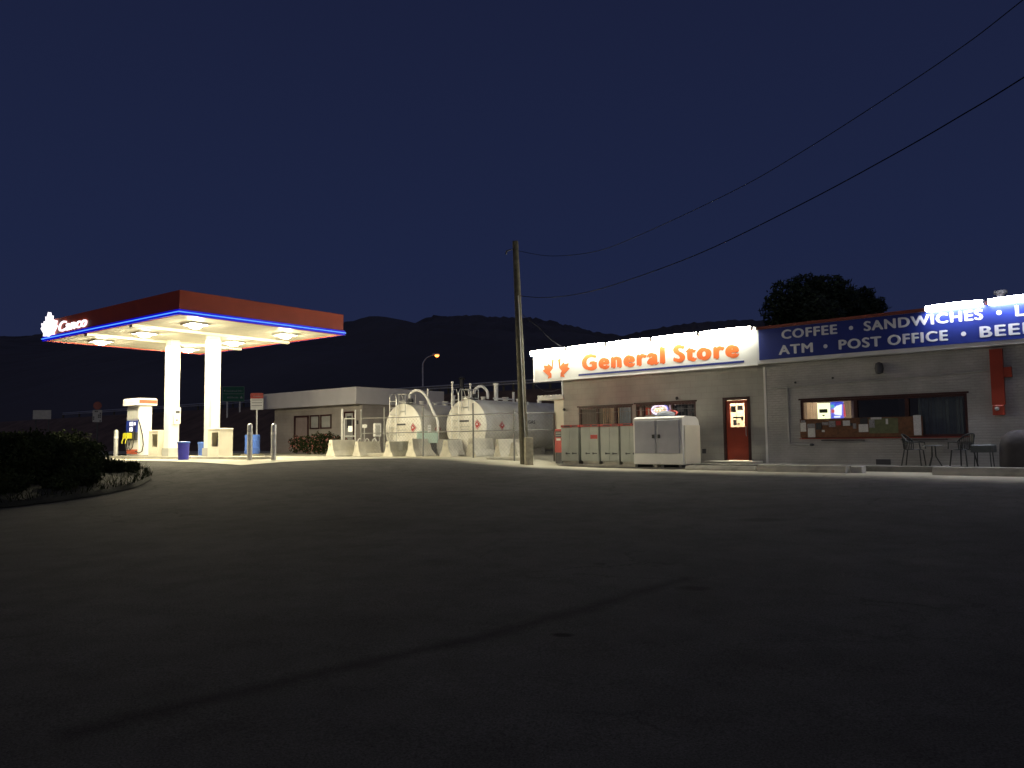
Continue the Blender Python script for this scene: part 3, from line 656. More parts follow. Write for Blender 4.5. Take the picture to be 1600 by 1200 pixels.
t = thing('floodlight', 'small white floodlight head left of the electrical box', 'lamp', (-6.75, 36.1, 2.22), .3)
MB().cbox(-.12,.12,-.06,.06,0,.16,.03).build('head', M['white'], t); MB().tube([(0,.03,0),(0,.05,-1.25)], .02, 6).build('pole', M['galv'], t)
for i, xx in enumerate((-6.83,-6.50,-6.17)):
    pts = [(-.09,0,0),(-.09,0,.62),(-.06,0,.72),(.0,0,.76),(.06,0,.72),(.09,0,.62),(.09,0,0)]
    o = MB().tube(pts, .022, 6).build('conduit_hoop', M['white']); o.location = (xx, 35.4, gz(xx,35.4)); tag(o, ['leftmost of three white pipe hoops below the electrical box','middle of three white pipe hoops below the electrical box','rightmost of three white pipe hoops below the electrical box'][i], 'pipe', 'white pipe hoops')

# fence
fn = thing('chain_link_fence', 'galvanised chain link fence in front of the two white tanks', 'fence')
FP = [(-6.55,34.3,3.0),(-5.5,34,3.05),(-3.73,33,3.0),(-1.54,31,3.05),(.06,30,2.75),(1.6,30.6,2.62)]
for i, (x, y, zt) in enumerate(FP): MB().tube([(x,y,gz(x,y)-.05),(x,y,zt)], .035, 8).build('post', M['fence'], fn)
rl = MB()
for z in (2.60, 1.95):
    for a, b in zip(FP, FP[1:]): rl.tube([(a[0],a[1],z),(b[0],b[1],z)], .02, 6)
rl.build('rail', M['fence'], fn)
wm = MB()
for a, b in zip(FP, FP[1:]):
    A = V((a[0],a[1],0)); B = V((b[0],b[1],0)); L = (B-A).length; u = (B-A)/L; z0, z1 = 1.0, 2.58; h = z1-z0; s = -h
    while s < L:
        for sg in (1,-1):
            s0, s1 = max(s,0), min(s+h, L)
            if s1 > s0:
                za = z0+(s0-s) if sg > 0 else z1-(s0-s); zb = z0+(s1-s) if sg > 0 else z1-(s1-s)
                p, q = A+u*s0, A+u*s1; wm.tube([(p.x,p.y,za),(q.x,q.y,zb)], .0022, 3)
        s += .16
wm.build('wire_mesh', M['fence'], fn)
gt = thing('fence_gate', 'galvanised gate frame with small notice between barriers and shed', 'gate', (-7.42, 34.5, gz(-7.42,34.5)), -.25)
gz_ = gz(-7.42,34.5)
MB().tube([(0,0,-.05),(0,0,2.05)], .055, 8).build('post', M['galv'], gt)
MB().tube([(.10,0,.1),(.10,0,1.62)],.022,6).tube([(.62,0,.1),(.62,0,2.0)],.025,6).tube([(.10,0,1.62),(.62,0,1.62)],.022,6).tube([(.10,0,.86),(.62,0,.86)],.022,6).tube([(.10,0,.12),(.62,0,.12)],.022,6).build('frame', M['galv'], gt)
MB().box(.30,.50,-.04,-.03,1.05,1.30).build('notice', M['white'], gt)

# barriers
prof = [(-.30,0),(.30,0),(.30,.06),(.17,.28),(.09,.70),(-.09,.70),(-.17,.28),(-.30,.06)]
def barrier_mesh(L):
    mb = MB(); n = len(prof)
    for i, xx in enumerate((0, L)):
        for (y, z) in prof: mb.v.append((xx, y, z))
    mb.f = [tuple(range(n)), tuple(range(2*n-1, n-1, -1))] + [(i, i+n, (i+1)%n+n, (i+1)%n) for i in range(n)]
    return mb
b0 = None
for (x, y, rz, s, lb) in ((-7.65,33.3,.92,1.0,'concrete barrier at the left end of the row, beside the gate post'),(-6.62,33.6,.92,.9,'concrete barrier just right of the gate post'),
        (-5.25,33.3,1.0,.9,'concrete barrier in front of the left edge of the first tank'),(-4.25,33.0,.86,1.05,'concrete barrier below the right side of the first tank'),
        (-3.35,34.3,.60,1.0,'dark-sided concrete barrier set back below the aqua cabinet'),(-2.72,32.0,1.15,.95,'narrow-looking concrete barrier end left of the larger tank'),
        (-1.72,32.2,.86,1.05,'concrete barrier in front of the larger tank with its pale end showing'),(-.62,31.5,.50,1.05,'concrete barrier between the larger tank and the utility pole'),
        (.02,30.6,1.1,.95,'concrete barrier touching the utility pole on its left side')):
    if b0 is None:
        b0 = thing('concrete_barrier', lb, 'barrier', (x,y,gz(x,y)-.02), rz, 'concrete barriers in front of the tanks')
        barrier_mesh(1.25).build('body', M['barrier'], b0)
        MB().tube([(-.01,0,.45),(-.05,0,.47),(-.05,0,.53),(-.01,0,.55)], .014, 6).build('lifting_loop', M['steel'], b0)
        c = b0
    else: c = copy_tree(b0, (x,y,gz(x,y)-.02), rz, lb)
    c.scale = (1, s, s*1.03)
# scraps of flat concrete
for (x, y, w_, d_, rz, lb) in ((-6.0,33.9,1.1,.25,.2,'low concrete kerb lying between two barriers'),(-.2,30.2,1.6,.22,.05,'low concrete kerb at the foot of the pole')):
    o = MB().cbox(-w_/2,w_/2,-d_/2,d_/2,-.05,.13,.02).build('kerb_block', M['barrier']); o.location = (x,y,gz(x,y)); o.rotation_euler = (0,0,rz); tag(o, lb, 'kerb block')

# ================================================================ SIGNS BEHIND
def signpost(name, label, loc, rz, cat): return thing(name, label, cat, loc, rz)
t = signpost('highway_sign', 'green highway direction sign on two pale posts behind the right column', (-26.5, 75, 3.0), .15, 'road sign')
p_ = MB().box(-1.03,1.03,-.03,.03,2.58,4.03).build('panel', M['green'], t)
fg = frame((0,-.031,0),(1,0,0),(0,0,1)); q = MB()
for (a, b, c, d) in ((-1,1,2.60,2.625),(-1,1,3.985,4.01),(-1,-.975,2.63,3.98),(.975,1,2.63,3.98),(-.95,.95,3.30,3.33)): q.prism([(a,c),(b,c),(b,d),(a,d)], fg, 0, .006)
q.build('border', M['grey'], p_)
q = MB(); rgs = random.Random(3)
def scribble(q, x0, x1, z0, z1, fr_):     # unreadable row of letter-like strokes
    x = x0
    while x < x1:
        w_ = rgs.uniform(.04,.09); hz = rgs.uniform(.6,1)*(z1-z0)
        q.prism([(x,z0),(x+w_*.4,z0),(x+w_*.4,z0+hz),(x,z0+hz)], fr_, 0, .006); q.prism([(x+w_*.41,z0),(x+w_,z0),(x+w_,z0+(z1-z0)*.3),(x+w_*.41,z0+(z1-z0)*.3)], fr_, 0, .006)
        x += w_+.045
scribble(q, -.6, .28, 3.52, 3.70, fg); scribble(q, .42, .85, 3.54, 3.72, fg); scribble(q, -.55, .48, 2.90, 3.08, fg)
q.prism([(-.88,3.61),(-.74,3.5),(-.74,3.72)], fg, 0, .006); q.prism([(.62,2.88),(.88,2.88),(.75,3.14)], fg, 0, .006)
q.build('lettering', M['grey'], p_)
for xx in (-.55, .6): MB().box(xx-.07,xx+.07,.031,.13,0,3.98).build('post', M['galv'], t)
t = signpost('roadside_notice', 'small red and white notice board on a thin post left of the shed', (-14.87, 46, 1.0), .1, 'sign')
MB().box(-.36,.36,-.02,.02,2.53,3.50).build('board', M['white_cloth'], t); MB().box(-.36,.36,-.03,-.021,3.18,3.50).build('red_header', M['redp'], t); MB().box(-.04,.04,.021,.08,0,3.4).build('post', M['galv'], t)
q = MB(); fg = frame((0,-.021,0),(1,0,0),(0,0,1))
for k_ in range(3): q.prism([(-.3,3.08-.16*k_),(.3,3.08-.16*k_),(.3,3.11-.16*k_),(-.3,3.11-.16*k_)], fg, 0, .006)
q.prism([(-.2,3.30),(.2,3.30),(.2,3.33),(-.2,3.33)], fg, .012, .018); q.build('printed_lines', M['paperg'], t)
t = signpost('turned_sign', 'blank pale rectangular sign panel standing far left above the bushes', (-35.7, 60, 1.0), .1, 'sign')
MB().box(-.65,.65,-.02,.02,2.6,3.28).build('panel', M['grey'], t); MB().box(-.5,-.42,.021,.08,0,3.2).box(.42,.5,.021,.08,0,3.2).build('post', M['dgrey'], t)
t = signpost('road_signpost', 'round red sign above a checkered white plate, far left behind the pump', (-31.5, 60, 1.0), .1, 'road sign')
f6 = frame((0,0,0),(1,0,0),(0,0,1)); MB().prism([(.31*math.cos(PI*2*k_/20), 3.58+.31*math.sin(PI*2*k_/20)) for k_ in range(20)], f6, 0, .03).build('round_plate', pm('faded_red', (.28,.09,.07), .5, .15, 4), t)
MB().box(-.33,.33,-.03,0,2.33,3.25).build('white_plate', M['grey'], t); MB().box(-.05,.05,.001,.08,0,3.6).build('post', M['dgrey'], t)
q = MB(); fg = frame((0,-.031,0),(1,0,0),(0,0,1))
for i in range(5):
    for j in range(6):
        if rgs.random() < .45: q.prism([(-.3+.12*i,2.36+.145*j),(-.2+.12*i,2.36+.145*j),(-.2+.12*i,2.47+.145*j),(-.3+.12*i,2.47+.145*j)], fg, 0, .004)
q.build('check_pattern', M['dgrey'], t)
# highway lamp
t = thing('street_lamp', 'tall curved highway lamp with a glowing orange head beyond the shed', 'street lamp', (-9.05, 80, 4.6))
MB().tube(gooseneck([(0,0,0),(0,0,3),(0,0,4.7),(.12,0,5.1),(.45,0,5.5),(1.1,0,5.78)],0), .09, 8, .05).build('pole', M['galv'], t, True)
MB().cbox(1.0,1.75,-.14,.14,5.76,5.92,.04).build('head', M['grey'], t)
MB().lathe([(.02,-.22),(.12,-.20),(.20,-.10),(.22,0)], (1.45,0,5.758), 16).build('lens', em('sodium_lens', (1,.27,.05), 6), t, True)

# ================================================================ UTILITY POLE + CABLES
UPB = V((.43, 28.49, gz(.43,28.49))); UPT = V((.18, 28.5, 8.84)); d_ = UPT-UPB
up = thing('utility_pole', 'tall leaning wooden utility pole between the tanks and the store', 'utility pole', UPB)
MB().tube([V((0,0,-.1)), d_*.3, d_*.65, d_], .17, 14, .105).build('pole', M['wood'], up, True)
MB().tube([d_*.965+V((-.08,0,0)), d_*.955+V((-.32,0,.02))], .02, 5).tube([d_*.955+V((-.32,0,.02)), d_*.942+V((-.36,0,0))], .035, 6).build('insulator', M['dgrey'], up)
MB().tube([d_*.02+V((.05,-.18,.0)), d_*.4+V((.03,-.155,0)), d_*.75+V((.02,-.13,0))], .018, 6).build('riser_conduit', M['grey'], up)
MB().box(.10,.16,-.19,-.13,2.15,2.24).build('tag_plate', M['white'], up)
o = MB().cbox(-.14,.14,-.14,.14,-.1,.98,.02).build('stub_post', pm('stub_wood', (.30,.27,.20), .85, .35, 6, .5)); o.location = (.56,28.30,gz(.56,28.3)); o.rotation_euler = (0,0,.3); tag(o, 'short square weathered post at the right foot of the utility pole', 'post')
def cable(name, label, pts, r):
    pp = gooseneck(pts, 0); o = MB().tube(pp, r, 5).build(name, M['cable'], None, True); tag(o, label, 'cable')
cable('overhead_cable', 'upper overhead cable from the pole top to the upper right corner', [(.3,28.49,8.48),(1.35,26.34,7.77),(2.58,23.7,7.27),(3.59,21.53,7.20),(5.2,18.07,7.30),(6.09,16.17,7.50),(7.08,14.04,7.84),(7.62,12.9,8.07),(8.04,12.0,8.33),(9.4,9.1,9.3),(11,5.7,10.6)], .009)
cable('overhead_cable', 'lower overhead cable from mid pole to the right edge of the sky', [(.3,28.49,6.82),(1.13,26.89,6.45),(2.07,24.89,6.18),(3.02,22.83,6.07),(4.64,19.35,6.12),(6.08,16.27,6.42),(7.07,14.13,6.72),(7.61,12.98,6.93),(8.07,12.0,7.14),(9.5,9,7.9),(11,5.7,8.9)], .012)
cable('service_wire', 'thin service wire dropping from the pole to the left end of the store sign', [(.42,28.45,6.1),(.95,28.9,5.75),(1.5,29.4,5.3),(2.2,30.2,4.98)], .012)
cable('service_wire', 'slack white-tipped wire looping from the pole to the store side bay', [(.42,28.45,3.55),(.75,28.7,3.62),(1.2,29.2,3.38),(1.62,29.7,3.42),(1.78,29.9,3.5)], .010)

# ================================================================ STORE
TX, TY, TZ, TA_ = 7.437, 25.056, .67, -.75
def tloc(x, y, z=0.): return (TX + x*math.cos(TA_) - y*math.sin(TA_), TY + x*math.sin(TA_) + y*math.cos(TA_), TZ+z)
def tg(x, y): a, b, c = tloc(x, y); return gz(a, b) - TZ
st = thing('general_store', 'long low white-painted block store building with red door and barred windows', 'store', (TX,TY,TZ), TA_)
def wall_y(mb, y0, y1, opens, x0, x1, H, zb=-.3):
    x = x0
    for (a, b, c, d) in opens:
        mb.box(x, a, y0, y1, zb, H)
        if c > zb: mb.box(a, b, y0, y1, zb, c)
        mb.box(a, b, y0, y1, d, H); x = b
    mb.box(x, x1, y0, y1, zb, H)
HW = 4.12
mb = MB(); wall_y(mb, 0, .2, [(-6.76,-4.36,1.15,2.10),(-4.21,-1.82,1.15,2.12),(-.83,.11,.17,2.20)], -7.49, .64, HW)
mb.box(-7.49,-7.29,.201,10,-.3,HW); mb.build('left_wall', M['stucco'], st)
mb = MB(); wall_y(mb, -.02, .2, [(1.74,6.22,.86,2.0)], .642, 14, HW); mb.box(13.8,14,.201,10,-.3,HW).box(-7.288,13.799,9.8,10,-.3,HW); mb.build('right_wall', M['brick'], st)
MB().box(-7.28,13.79,.21,9.79,3.45,3.6).build('roof', M['roof'], st)
MB().box(.60,.67,-.035,-.021,-.05,3.1).build('corner_trim', M['white'], st)
# interior shell
mb = MB(); mb.box(-7.28,13.79,.21,9.79,-.2,.16).box(-7.28,13.79,4.2,4.3,.17,3.1).box(-7.28,13.79,.21,4.2,3.1,3.2)
mb.box(-1.30,-1.2,.21,4.19,.17,3.09).box(.45,.55,.21,4.19,.17,3.09).box(3.15,3.25,.21,4.19,.17,3.09).box(-1.19,.44,1.6,1.7,.17,3.09)  # partitions added to keep each lamp's light within its own room
mb.build('interior', M['interior'], st)
def ceil_lamp(x0, x1, y0, y1, s, col): 
    MB().box(x0,x1,y0,y1,3.05,3.09).build('ceiling_lamp', em('interior_lamp', col, s), st)
ceil_lamp(-5.4,-3.0,1.2,1.5,16,(1,.78,.55)); ceil_lamp(-.8,.1,.5,1.2,120,(1,.9,.68)); ceil_lamp(1.9,2.9,.7,1.2,60,(1,.85,.65))
# windows
def window(x0, x1, z0, z1, mulls, mat, bars=True, y=.02):
    w = MB(); t2 = .07
    w.box(x0,x1,y,y+.08,z1-t2,z1).box(x0,x1,y,y+.08,z0,z0+t2).box(x0,x0+t2,y,y+.08,z0+t2+.001,z1-t2-.001).box(x1-t2,x1,y,y+.08,z0+t2+.001,z1-t2-.001)
    for m_ in mulls: w.box(m_-.05,m_+.05,y,y+.08,z0+t2+.001,z1-t2-.001)
    w = w.build('window', mat, st)
    MB().box(x0+t2,x1-t2,y+.05,y+.06,z0+t2,z1-t2).build('pane', M['glass'], w)
    if bars:
        b = MB(); x = x0+.06
        while x < x1: b.tube([(x,-.05,z0+.02),(x,-.05,z1-.04)], .004, 5); x += .13
        for z in (z0+.12, z1-.22): b.tube([(x0+.02,-.05,z),(x1-.02,-.05,z)], .009, 5)
        b.build('security_bars', M['fence'], w)
    MB().box(x0-.05,x1+.05,-.04,-.003,z1+.001,z1+.05).build('lintel', M['dred'], w)
    return w
wa = window(-6.76,-4.36,1.15,2.10,(-5.92,-5.1,),M['dred'])
wb = window(-4.21,-1.82,1.15,2.12,(-3.92,-2.75),M['dred'])
wc = window(1.74,6.22,.86,2.0,(3.35,4.73),M['dred'], False, .0)
def blinds(x0, x1, z0, z1, mat, parent, y=.30, w_=.085):
    b = MB(); x = x0; rgb = random.Random(int(x0*100))
    while x < x1: a = rgb.uniform(-.02,.02); b.add([(x,y+a,z0),(x+w_*.9,y-a,z0),(x+w_*.9,y-a,z1),(x,y+a,z1)], [(0,1,2,3)]); x += w_
    b.build('vertical_blinds', mat, parent)
blinds(-5.87,-5.12,1.2,2.05,M['blind'],wa); blinds(-5.10,-4.55,1.2,2.05,M['blindb'],wa)
blinds(1.84,2.2,1.3,1.95,M['blind'],wc,.22,.06); blinds(4.95,6.05,.92,1.95,pm('blinds_dark',(.16,.19,.19),.7,.2,6),wc,.25)
MB().box(-2.73,-1.9,.14,.16,1.22,2.04).build('poster', M['paperk'], wb)
MB().box(-2.62,-2.35,.125,.135,1.80,1.98).box(-2.2,-2.05,.125,.135,1.5,2.0).box(-1.96,-1.92,.125,.135,1.5,2.0).build('poster', M['paperg'], wb)
for (a, b) in ((2.38,3.58),(4.57,5.72)): MB().box(a,b,-.14,-.021,.775,.805).build('sill_ledge', M['dgrey'], wc)
MB().box(1.70,6.26,-.07,-.022,.84,.86).build('sill', M['red'], wc)
# door
dr = MB(); dr.box(-.83,-.74,-.02,.12,.18,2.20).box(.02,.11,-.02,.12,.18,2.20).box(-.739,.019,-.02,.12,2.11,2.20); dr = dr.build('door_frame', M['dred'], st)
w = MB(); w.box(-.735,-.60,.02,.07,.19,2.10).box(-.10,.015,.02,.07,.19,2.10).box(-.599,-.101,.02,.07,.19,1.24).box(-.599,-.101,.02,.07,2.0,2.10); w.build('door', M['red'], dr)
MB().box(-.598,-.102,.04,.05,1.241,1.999).build('door_glass', glass('door_glass',(.95,.95,.9),.03), dr)
MB().tube([(-.04,.0,.95),(-.04,-.03,1.0),(-.04,-.03,1.2),(-.04,0,1.25)], .012, 6).build('handle', M['steel'], dr)
for (a,b,c,d,k_) in ((-.57,-.40,1.72,1.92,'paperk'),(-.34,-.16,1.78,1.93,'paperg'),(-.50,-.20,1.52,1.57,'paperk'),(-.50,-.38,1.30,1.48,'paperg'),(-.22,-.15,1.45,1.58,'paperk'),(-.36,-.27,1.32,1.36,'paperk')):
    MB().box(a,b,.028,.038,c,d).build('door_notice', M[k_], dr)
# side bay + awning on the left
sb = MB().box(-8.05,-7.50,.12,3.5,-.3,2.45).build('side_bay', M['cream'], st)
mb = MB(); n_ = 14
for i in range(n_):
    x0 = -8.75 + 1.28*i/n_; mb.box(x0, x0+1.28/n_-.012, -.06, 3.6, 2.50, 2.60 if i % 2 else 2.64)
mb.box(-8.75,-7.48,-.05,3.6,2.46,2.499); mb.build('awning', M['white'], st)
MB().tube([(-7.85,.4,2.6),(-7.85,.4,3.3)], .035, 8).build('vent_pipe', M['white'], st)
# wall details
MB().tube([(.93,-.05,2.41),(2.6,-.05,2.45),(4.5,-.05,2.50),(6.75,-.05,2.56)], .018, 6).build('cable_run', M['grey'], st)
MB().tube(gooseneck([(1.36,-.05,2.42),(1.36,-.05,1.6),(1.36,-.05,.80),(1.42,-.05,.70),(1.6,-.05,.68),(2.0,-.05,.66)],0), .02, 6).build('conduit', M['grey'], st)
MB().lathe([(.02,-.03),(.06,-.02),(.06,.03),(.02,.05)], (2.06,-.06,.66), 12).build('outlet', M['dgrey'], st)
MB().box(3.86,4.25,-.035,-.021,.03,.25).build('foundation_vent', M['dgrey'], st)
wl = MB().lathe([(.02,-.16),(.10,-.13),(.12,.0),(.09,.14),(.02,.18)], (4.09,-.14,2.80), 12).build('wall_lamp', M['dgrey'], st, True)
MB().lathe([(.01,-.05),(.05,-.03),(.05,.03),(.01,.05)], (-7.41,-.07,2.05), 12).build('camera_dome', M['dgrey'], st); MB().lathe([(.01,-.06),(.045,-.03),(.045,.03),(.01,.05)], (-2.5,-.06,2.26), 12).build('camera_dome', M['dgrey'], st)
MB().box(-1.60,-1.48,-.05,-.003,.40,.55).build('tap_box', M['dgrey'], st)
MB().lathe([(.01,-.03),(.03,-.02),(.03,.02),(.01,.03)], (1.62,-.05,2.55), 10).build('bolt_cap', M['dgrey'], st); MB().lathe([(.01,-.03),(.03,-.02),(.03,.02),(.01,.03)], (2.75,-.05,2.62), 10).build('bolt_cap', M['dgrey'], st)
rv = MB().cyl((7.0,.6), 3.6, 4.62, .10, 12).cyl((7.0,.6), 4.62, 4.70, .16, 12).build('roof_vent', M['dgrey'], st)

# electrical riser (orange)
t = thing('electrical_riser', 'orange painted metal conduit duct with meter, on the wall right of the window', 'conduit', tloc(6.95,0,0), TA_)
MB().box(-.14,.15,-.12,-.021,1.66,3.10).build('duct', M['red'], t); MB().box(.151,.33,-.11,-.03,2.36,2.62).build('elbow', M['red'], t)
mbx = MB().cbox(-.13,.13,-.17,-.022,1.40,1.655,.02).build('meter_box', M['red'], t); MB().lathe([(.05,0),(.05,.03),(.01,.04)], (0,0,0), 14).build('meter_glass', M['grey'], mbx).matrix_local = Matrix.Translation((-.02,-.17,1.56)) @ Matrix.Rotation(PI/2,4,'X')

# sidewalk + step
SWT = .10
mb = MB(); mb.box(-1.25,13,-1.35,-.022,-.35,SWT).box(-7.3,-1.251,-1.6,-.002,-.35,-.02)
o = mb.build('sidewalk', pm('old_concrete', (.17,.165,.15), .9, .25, 3, .5, bscale=30)); o.location = (TX,TY,TZ); o.rotation_euler = (0,0,TA_); struct(o)
o = MB().cbox(-1.15,.5,-.75,-.023,SWT+.001,.175,.015).build('door_step', M['conc']); o.location = (TX,TY,TZ); o.rotation_euler = (0,0,TA_); tag(o, 'low concrete step under the red door', 'step')
# parking stops
def stop(label, x0, x1, y, h, w_=.34):
    z = tg((x0+x1)/2, y)-.02; mb = MB(); n = 6; a = (x1-x0)
    P = [(-w_/2,0),(w_/2,0),(w_/2,h*.45),(w_/2-.05,h),(-w_/2+.05,h),(-w_/2,h*.45)]
    for xx in (0, a):
        for (q, zz) in P: mb.v.append((xx, q, zz))
    mb.f = [tuple(range(5,-1,-1)), tuple(range(6,12))] + [(i,(i+1)%6,(i+1)%6+6,i+6) for i in range(6)]
    o = mb.build('parking_stop', M['conc']); o.location = tloc(x0, y, z); o.rotation_euler = (0,0,TA_); tag(o, label, 'parking stop', 'concrete parking stops before the store')
stop('low concrete parking stop in front of the red door', -1.0, 1.27, -2.0, .15); stop('concrete parking stop standing higher in front of the notice board window', 1.42, 3.87, -2.2, .20); 
stop('long concrete parking stop in front of the patio tables', 5.93, 11.2, -2.2, .21)
o = MB().cbox(0,.30,-.15,.15,0,.2,.02).build('kerb_block', M['conc']); o.location = tloc(3.93,-2.05,tg(4.0,-2.1)-.02); o.rotation_euler = (0,0,TA_); tag(o, 'short broken concrete block at the right end of the middle parking stop', 'kerb block')

# ---- signs
ss = thing('store_sign', 'white illuminated General Store sign with orange maple leaf and letters', 'sign', (TX,TY,TZ), TA_)
MB().box(-8.70,.565,-.30,-.022,3.17,4.32).build('panel', M['white_cloth'], ss)
MB().box(-8.72,.57,-.325,-.301,3.14,3.17).box(-8.72,.57,-.325,-.301,4.32,4.345).box(-8.72,-8.70,-.325,-.022,3.171,4.319).build('frame', M['white'], ss)
fs = frame((0,-.3005,0),(1,0,0),(0,0,1))
# emblem: leaf in two halves with pale figure between
lp = leafpoly(-8.25,-6.91,3.22,4.15)
le = MB().prism(lp, fs, 0, .006).build('leaf_emblem', M['signor'], ss)
MB().prism([(-7.80,3.215),(-7.38,3.215),(-7.36,3.42),(-7.30,3.50),(-7.42,3.62),(-7.46,3.85),(-7.58,4.16),(-7.70,3.85),(-7.74,3.62),(-7.88,3.50),(-7.80,3.42)], fs, .007, .010).build('emblem_centre', M['white_cloth'], le)
text('lettering', 'General', fs, -6.34,-2.76,3.42,4.04, M['signor'], ss, .006, .14); text('lettering', 'Store', fs, -2.45,-.05,3.43,4.04, M['signor'], ss, .006, .14)
MB().prism([(-6.5,3.255),(.11,3.255),(.11,3.325),(-6.5,3.325)], fs, 0, .006).build('underline', M['blue'], ss)
q = MB()
for (a, b, c, d) in ((-5.22,-5.17,4.02,4.05),(-5.10,-5.06,4.02,4.09),(-4.92,-4.88,4.03,4.13)): q.prism([(a,c),(b,c),(b,d),(a,d)], fs, 0, .006)
q.build('small_marks', M['blue'], ss)
bs = thing('services_sign', 'blue store sign listing coffee, sandwiches, ATM, post office and beer', 'sign', (TX,TY,TZ), TA_)
MB().box(.57,13.5,-.30,-.022,3.18,4.24).build('backing', M['white_cloth'], bs)
MB().box(.62,13.5,-.315,-.301,3.29,4.235).build('blue_panel', M['blue'], bs)
MB().box(.57,13.5,-.33,-.022,4.241,4.33).build('orange_cap', pm('cap_orange',(.26,.06,.035),.6,.15,3), bs)
fb = frame((0,-.3155,0),(1,0,0),(0,0,1))
for (s_, a, b, c, d) in (('COFFEE',1.36,3.04,3.87,4.155),('SANDWICHES',3.78,6.76,3.865,4.15),('ATM',1.25,2.31,3.40,3.69),('POST',3.06,4.24,3.40,3.69),('OFFICE',4.40,5.92,3.40,3.69),('BEER',6.66,7.93,3.40,3.69),('L',7.47,7.69,3.86,4.14)):
    text('lettering', s_, fb, a, b, c, d, M['letter'], bs, .006, .085)
for (x, z) in ((3.43,4.0),(7.12,4.0),(2.68,3.54),(6.29,3.54)):
    MB().prism([(x+.06*math.cos(PI*2*k_/14), z+.06*math.sin(PI*2*k_/14)) for k_ in range(14)], fb, 0, .006).build('bullet', M['letter'], bs)
# ---- sign lamps
def signlamp(x0, x1, mat, label, group, y=-.42, z=4.29):
    t = thing('sign_lamp', label, 'lamp', tloc(x0, y, z), TA_, group); L = x1-x0
    MB().tube([(.03,0,0),(L*.25,0,.014),(L*.5,0,.018),(L*.75,0,.014),(L-.03,0,0)], .072, 12).build('tube', mat, t, True)
    MB().tube([(0,0,0),(.03,0,0)], .078, 12).build('end_cap', M['white'], t); MB().tube([(L-.03,0,0),(L,0,0)], .078, 12).build('end_cap', M['white'], t)
    for q in (.12, L-.12): MB().tube([(q,.02,.08),(q,.12,.09),(q,.30,-.04)], .012, 6).build('bracket', M['dgrey'], t)
xs = [-8.78,-6.95,-5.10,-3.22,-1.38,.50]; wd = ['leftmost','second from the left','middle','fourth from the left','last before the blue sign']
for i in range(5): signlamp(xs[i]+.03, xs[i+1]-.03, M['tube'], 'glowing lamp tube above the General Store sign, ' + wd[i], 'lamps above the white sign')
for i, (a, b, lb) in enumerate(((5.42,6.83,'cool white lamp tube above the word sandwiches'),(6.89,8.3,'cool white lamp tube at the right edge of the picture'),(8.36,9.8,'cool white lamp tube beyond the right edge of the view'))):
    signlamp(a, b, M['tubeb'], lb, 'lamps above the blue sign')

t = thing('floodlight', 'small bright floodlight on a short arm at the left end of the white store sign', 'lamp', tloc(-9.12,.06,4.30), TA_)
MB().lathe([(.01,-.07),(.045,-.055),(.07,-.01),(.07,.02)], n=16).build('bulb', em('flood_bulb', (1,.97,.86), 1200), t, True)
MB().lathe([(.075,.021),(.06,.08),(.02,.12)], n=16).build('housing', M['dgrey'], t, True); MB().tube([(0,0,.10),(.2,-.08,.14),(.43,-.15,.0)], .014, 6).build('arm', M['dgrey'], t)
# ---- notice board etc. in window C
nb = thing('notice_board', 'long cork notice board covered in pinned papers below the right window', 'notice board', (TX,TY,TZ), TA_)
MB().box(1.72,5.12,-.055,-.023,.88,1.43).build('board', M['cork'], nb); MB().box(3.72,4.5,-.062,-.056,.98,1.40).build('green_section', M['green_felt'], nb)
for (a,b,c,d,k_) in [(1.74,1.91,1.06,1.33,'w'),(1.95,2.18,1.17,1.29,'g'),(1.96,2.18,.89,1.16,'w'),(2.21,2.37,1.11,1.31,'k'),(1.75,1.89,1.34,1.4,'g'),(2.39,2.57,1.24,1.33,'g'),(2.59,2.78,1.18,1.36,'g'),(2.8,2.94,1.23,1.35,'p'),(3.0,3.2,1.21,1.36,'w'),(3.21,3.27,1.21,1.29,'k'),(3.28,3.37,1.12,1.27,'g'),(3.44,3.7,1.02,1.245,'w'),(3.48,3.69,1.25,1.42,'k'),(3.73,3.88,1.14,1.36,'g'),(3.78,4.07,1.37,1.43,'w'),(4.18,4.24,1.23,1.38,'w'),(2.38,2.46,1.04,1.1,'w'),(4.9,5.09,.91,1.46,'w')]:
    MB().box(a,b,-.072,-.064,c,d).build('pinned_paper', M[{'w':'paper','g':'paperg','k':'paperk','p':'redp'}[k_]], nb)
t = thing('backlit_poster', 'bright yellow-white poster glowing in the right window', 'poster', (TX,TY,TZ), TA_)
MB().box(2.20,2.57,.11,.13,1.42,1.90).build('sheet', em('poster_glow',(1,1,.60),2.0), t)
MB().box(2.26,2.50,.095,.109,1.61,1.72).prism([(2.33,1.55),(2.38,1.50),(2.43,1.55)], frame((0,.109,0),(1,0,0),(0,0,1)), 0, .012).build('dark_print', M['green_felt'], t)
t = thing('neon_window_sign', 'blue, white and red neon sign glowing in the right window beside the poster', 'neon sign', (TX,TY,TZ), TA_)
MB().box(2.585,2.96,.13,.15,1.38,1.92).build('backing', em('sign_blue_glow',(.01,.05,1),.9), t)
MB().prism([(2.70,1.55),(2.90,1.52),(2.92,1.84),(2.76,1.80),(2.66,1.70)], frame((0,.129,0),(1,0,0),(0,0,1)), 0, .012).prism([(2.68,1.46),(2.86,1.46),(2.86,1.50),(2.68,1.50)], frame((0,.129,0),(1,0,0),(0,0,1)), 0, .012).build('white_shape', em('white_neon',(.9,.92,1),1.6), t)
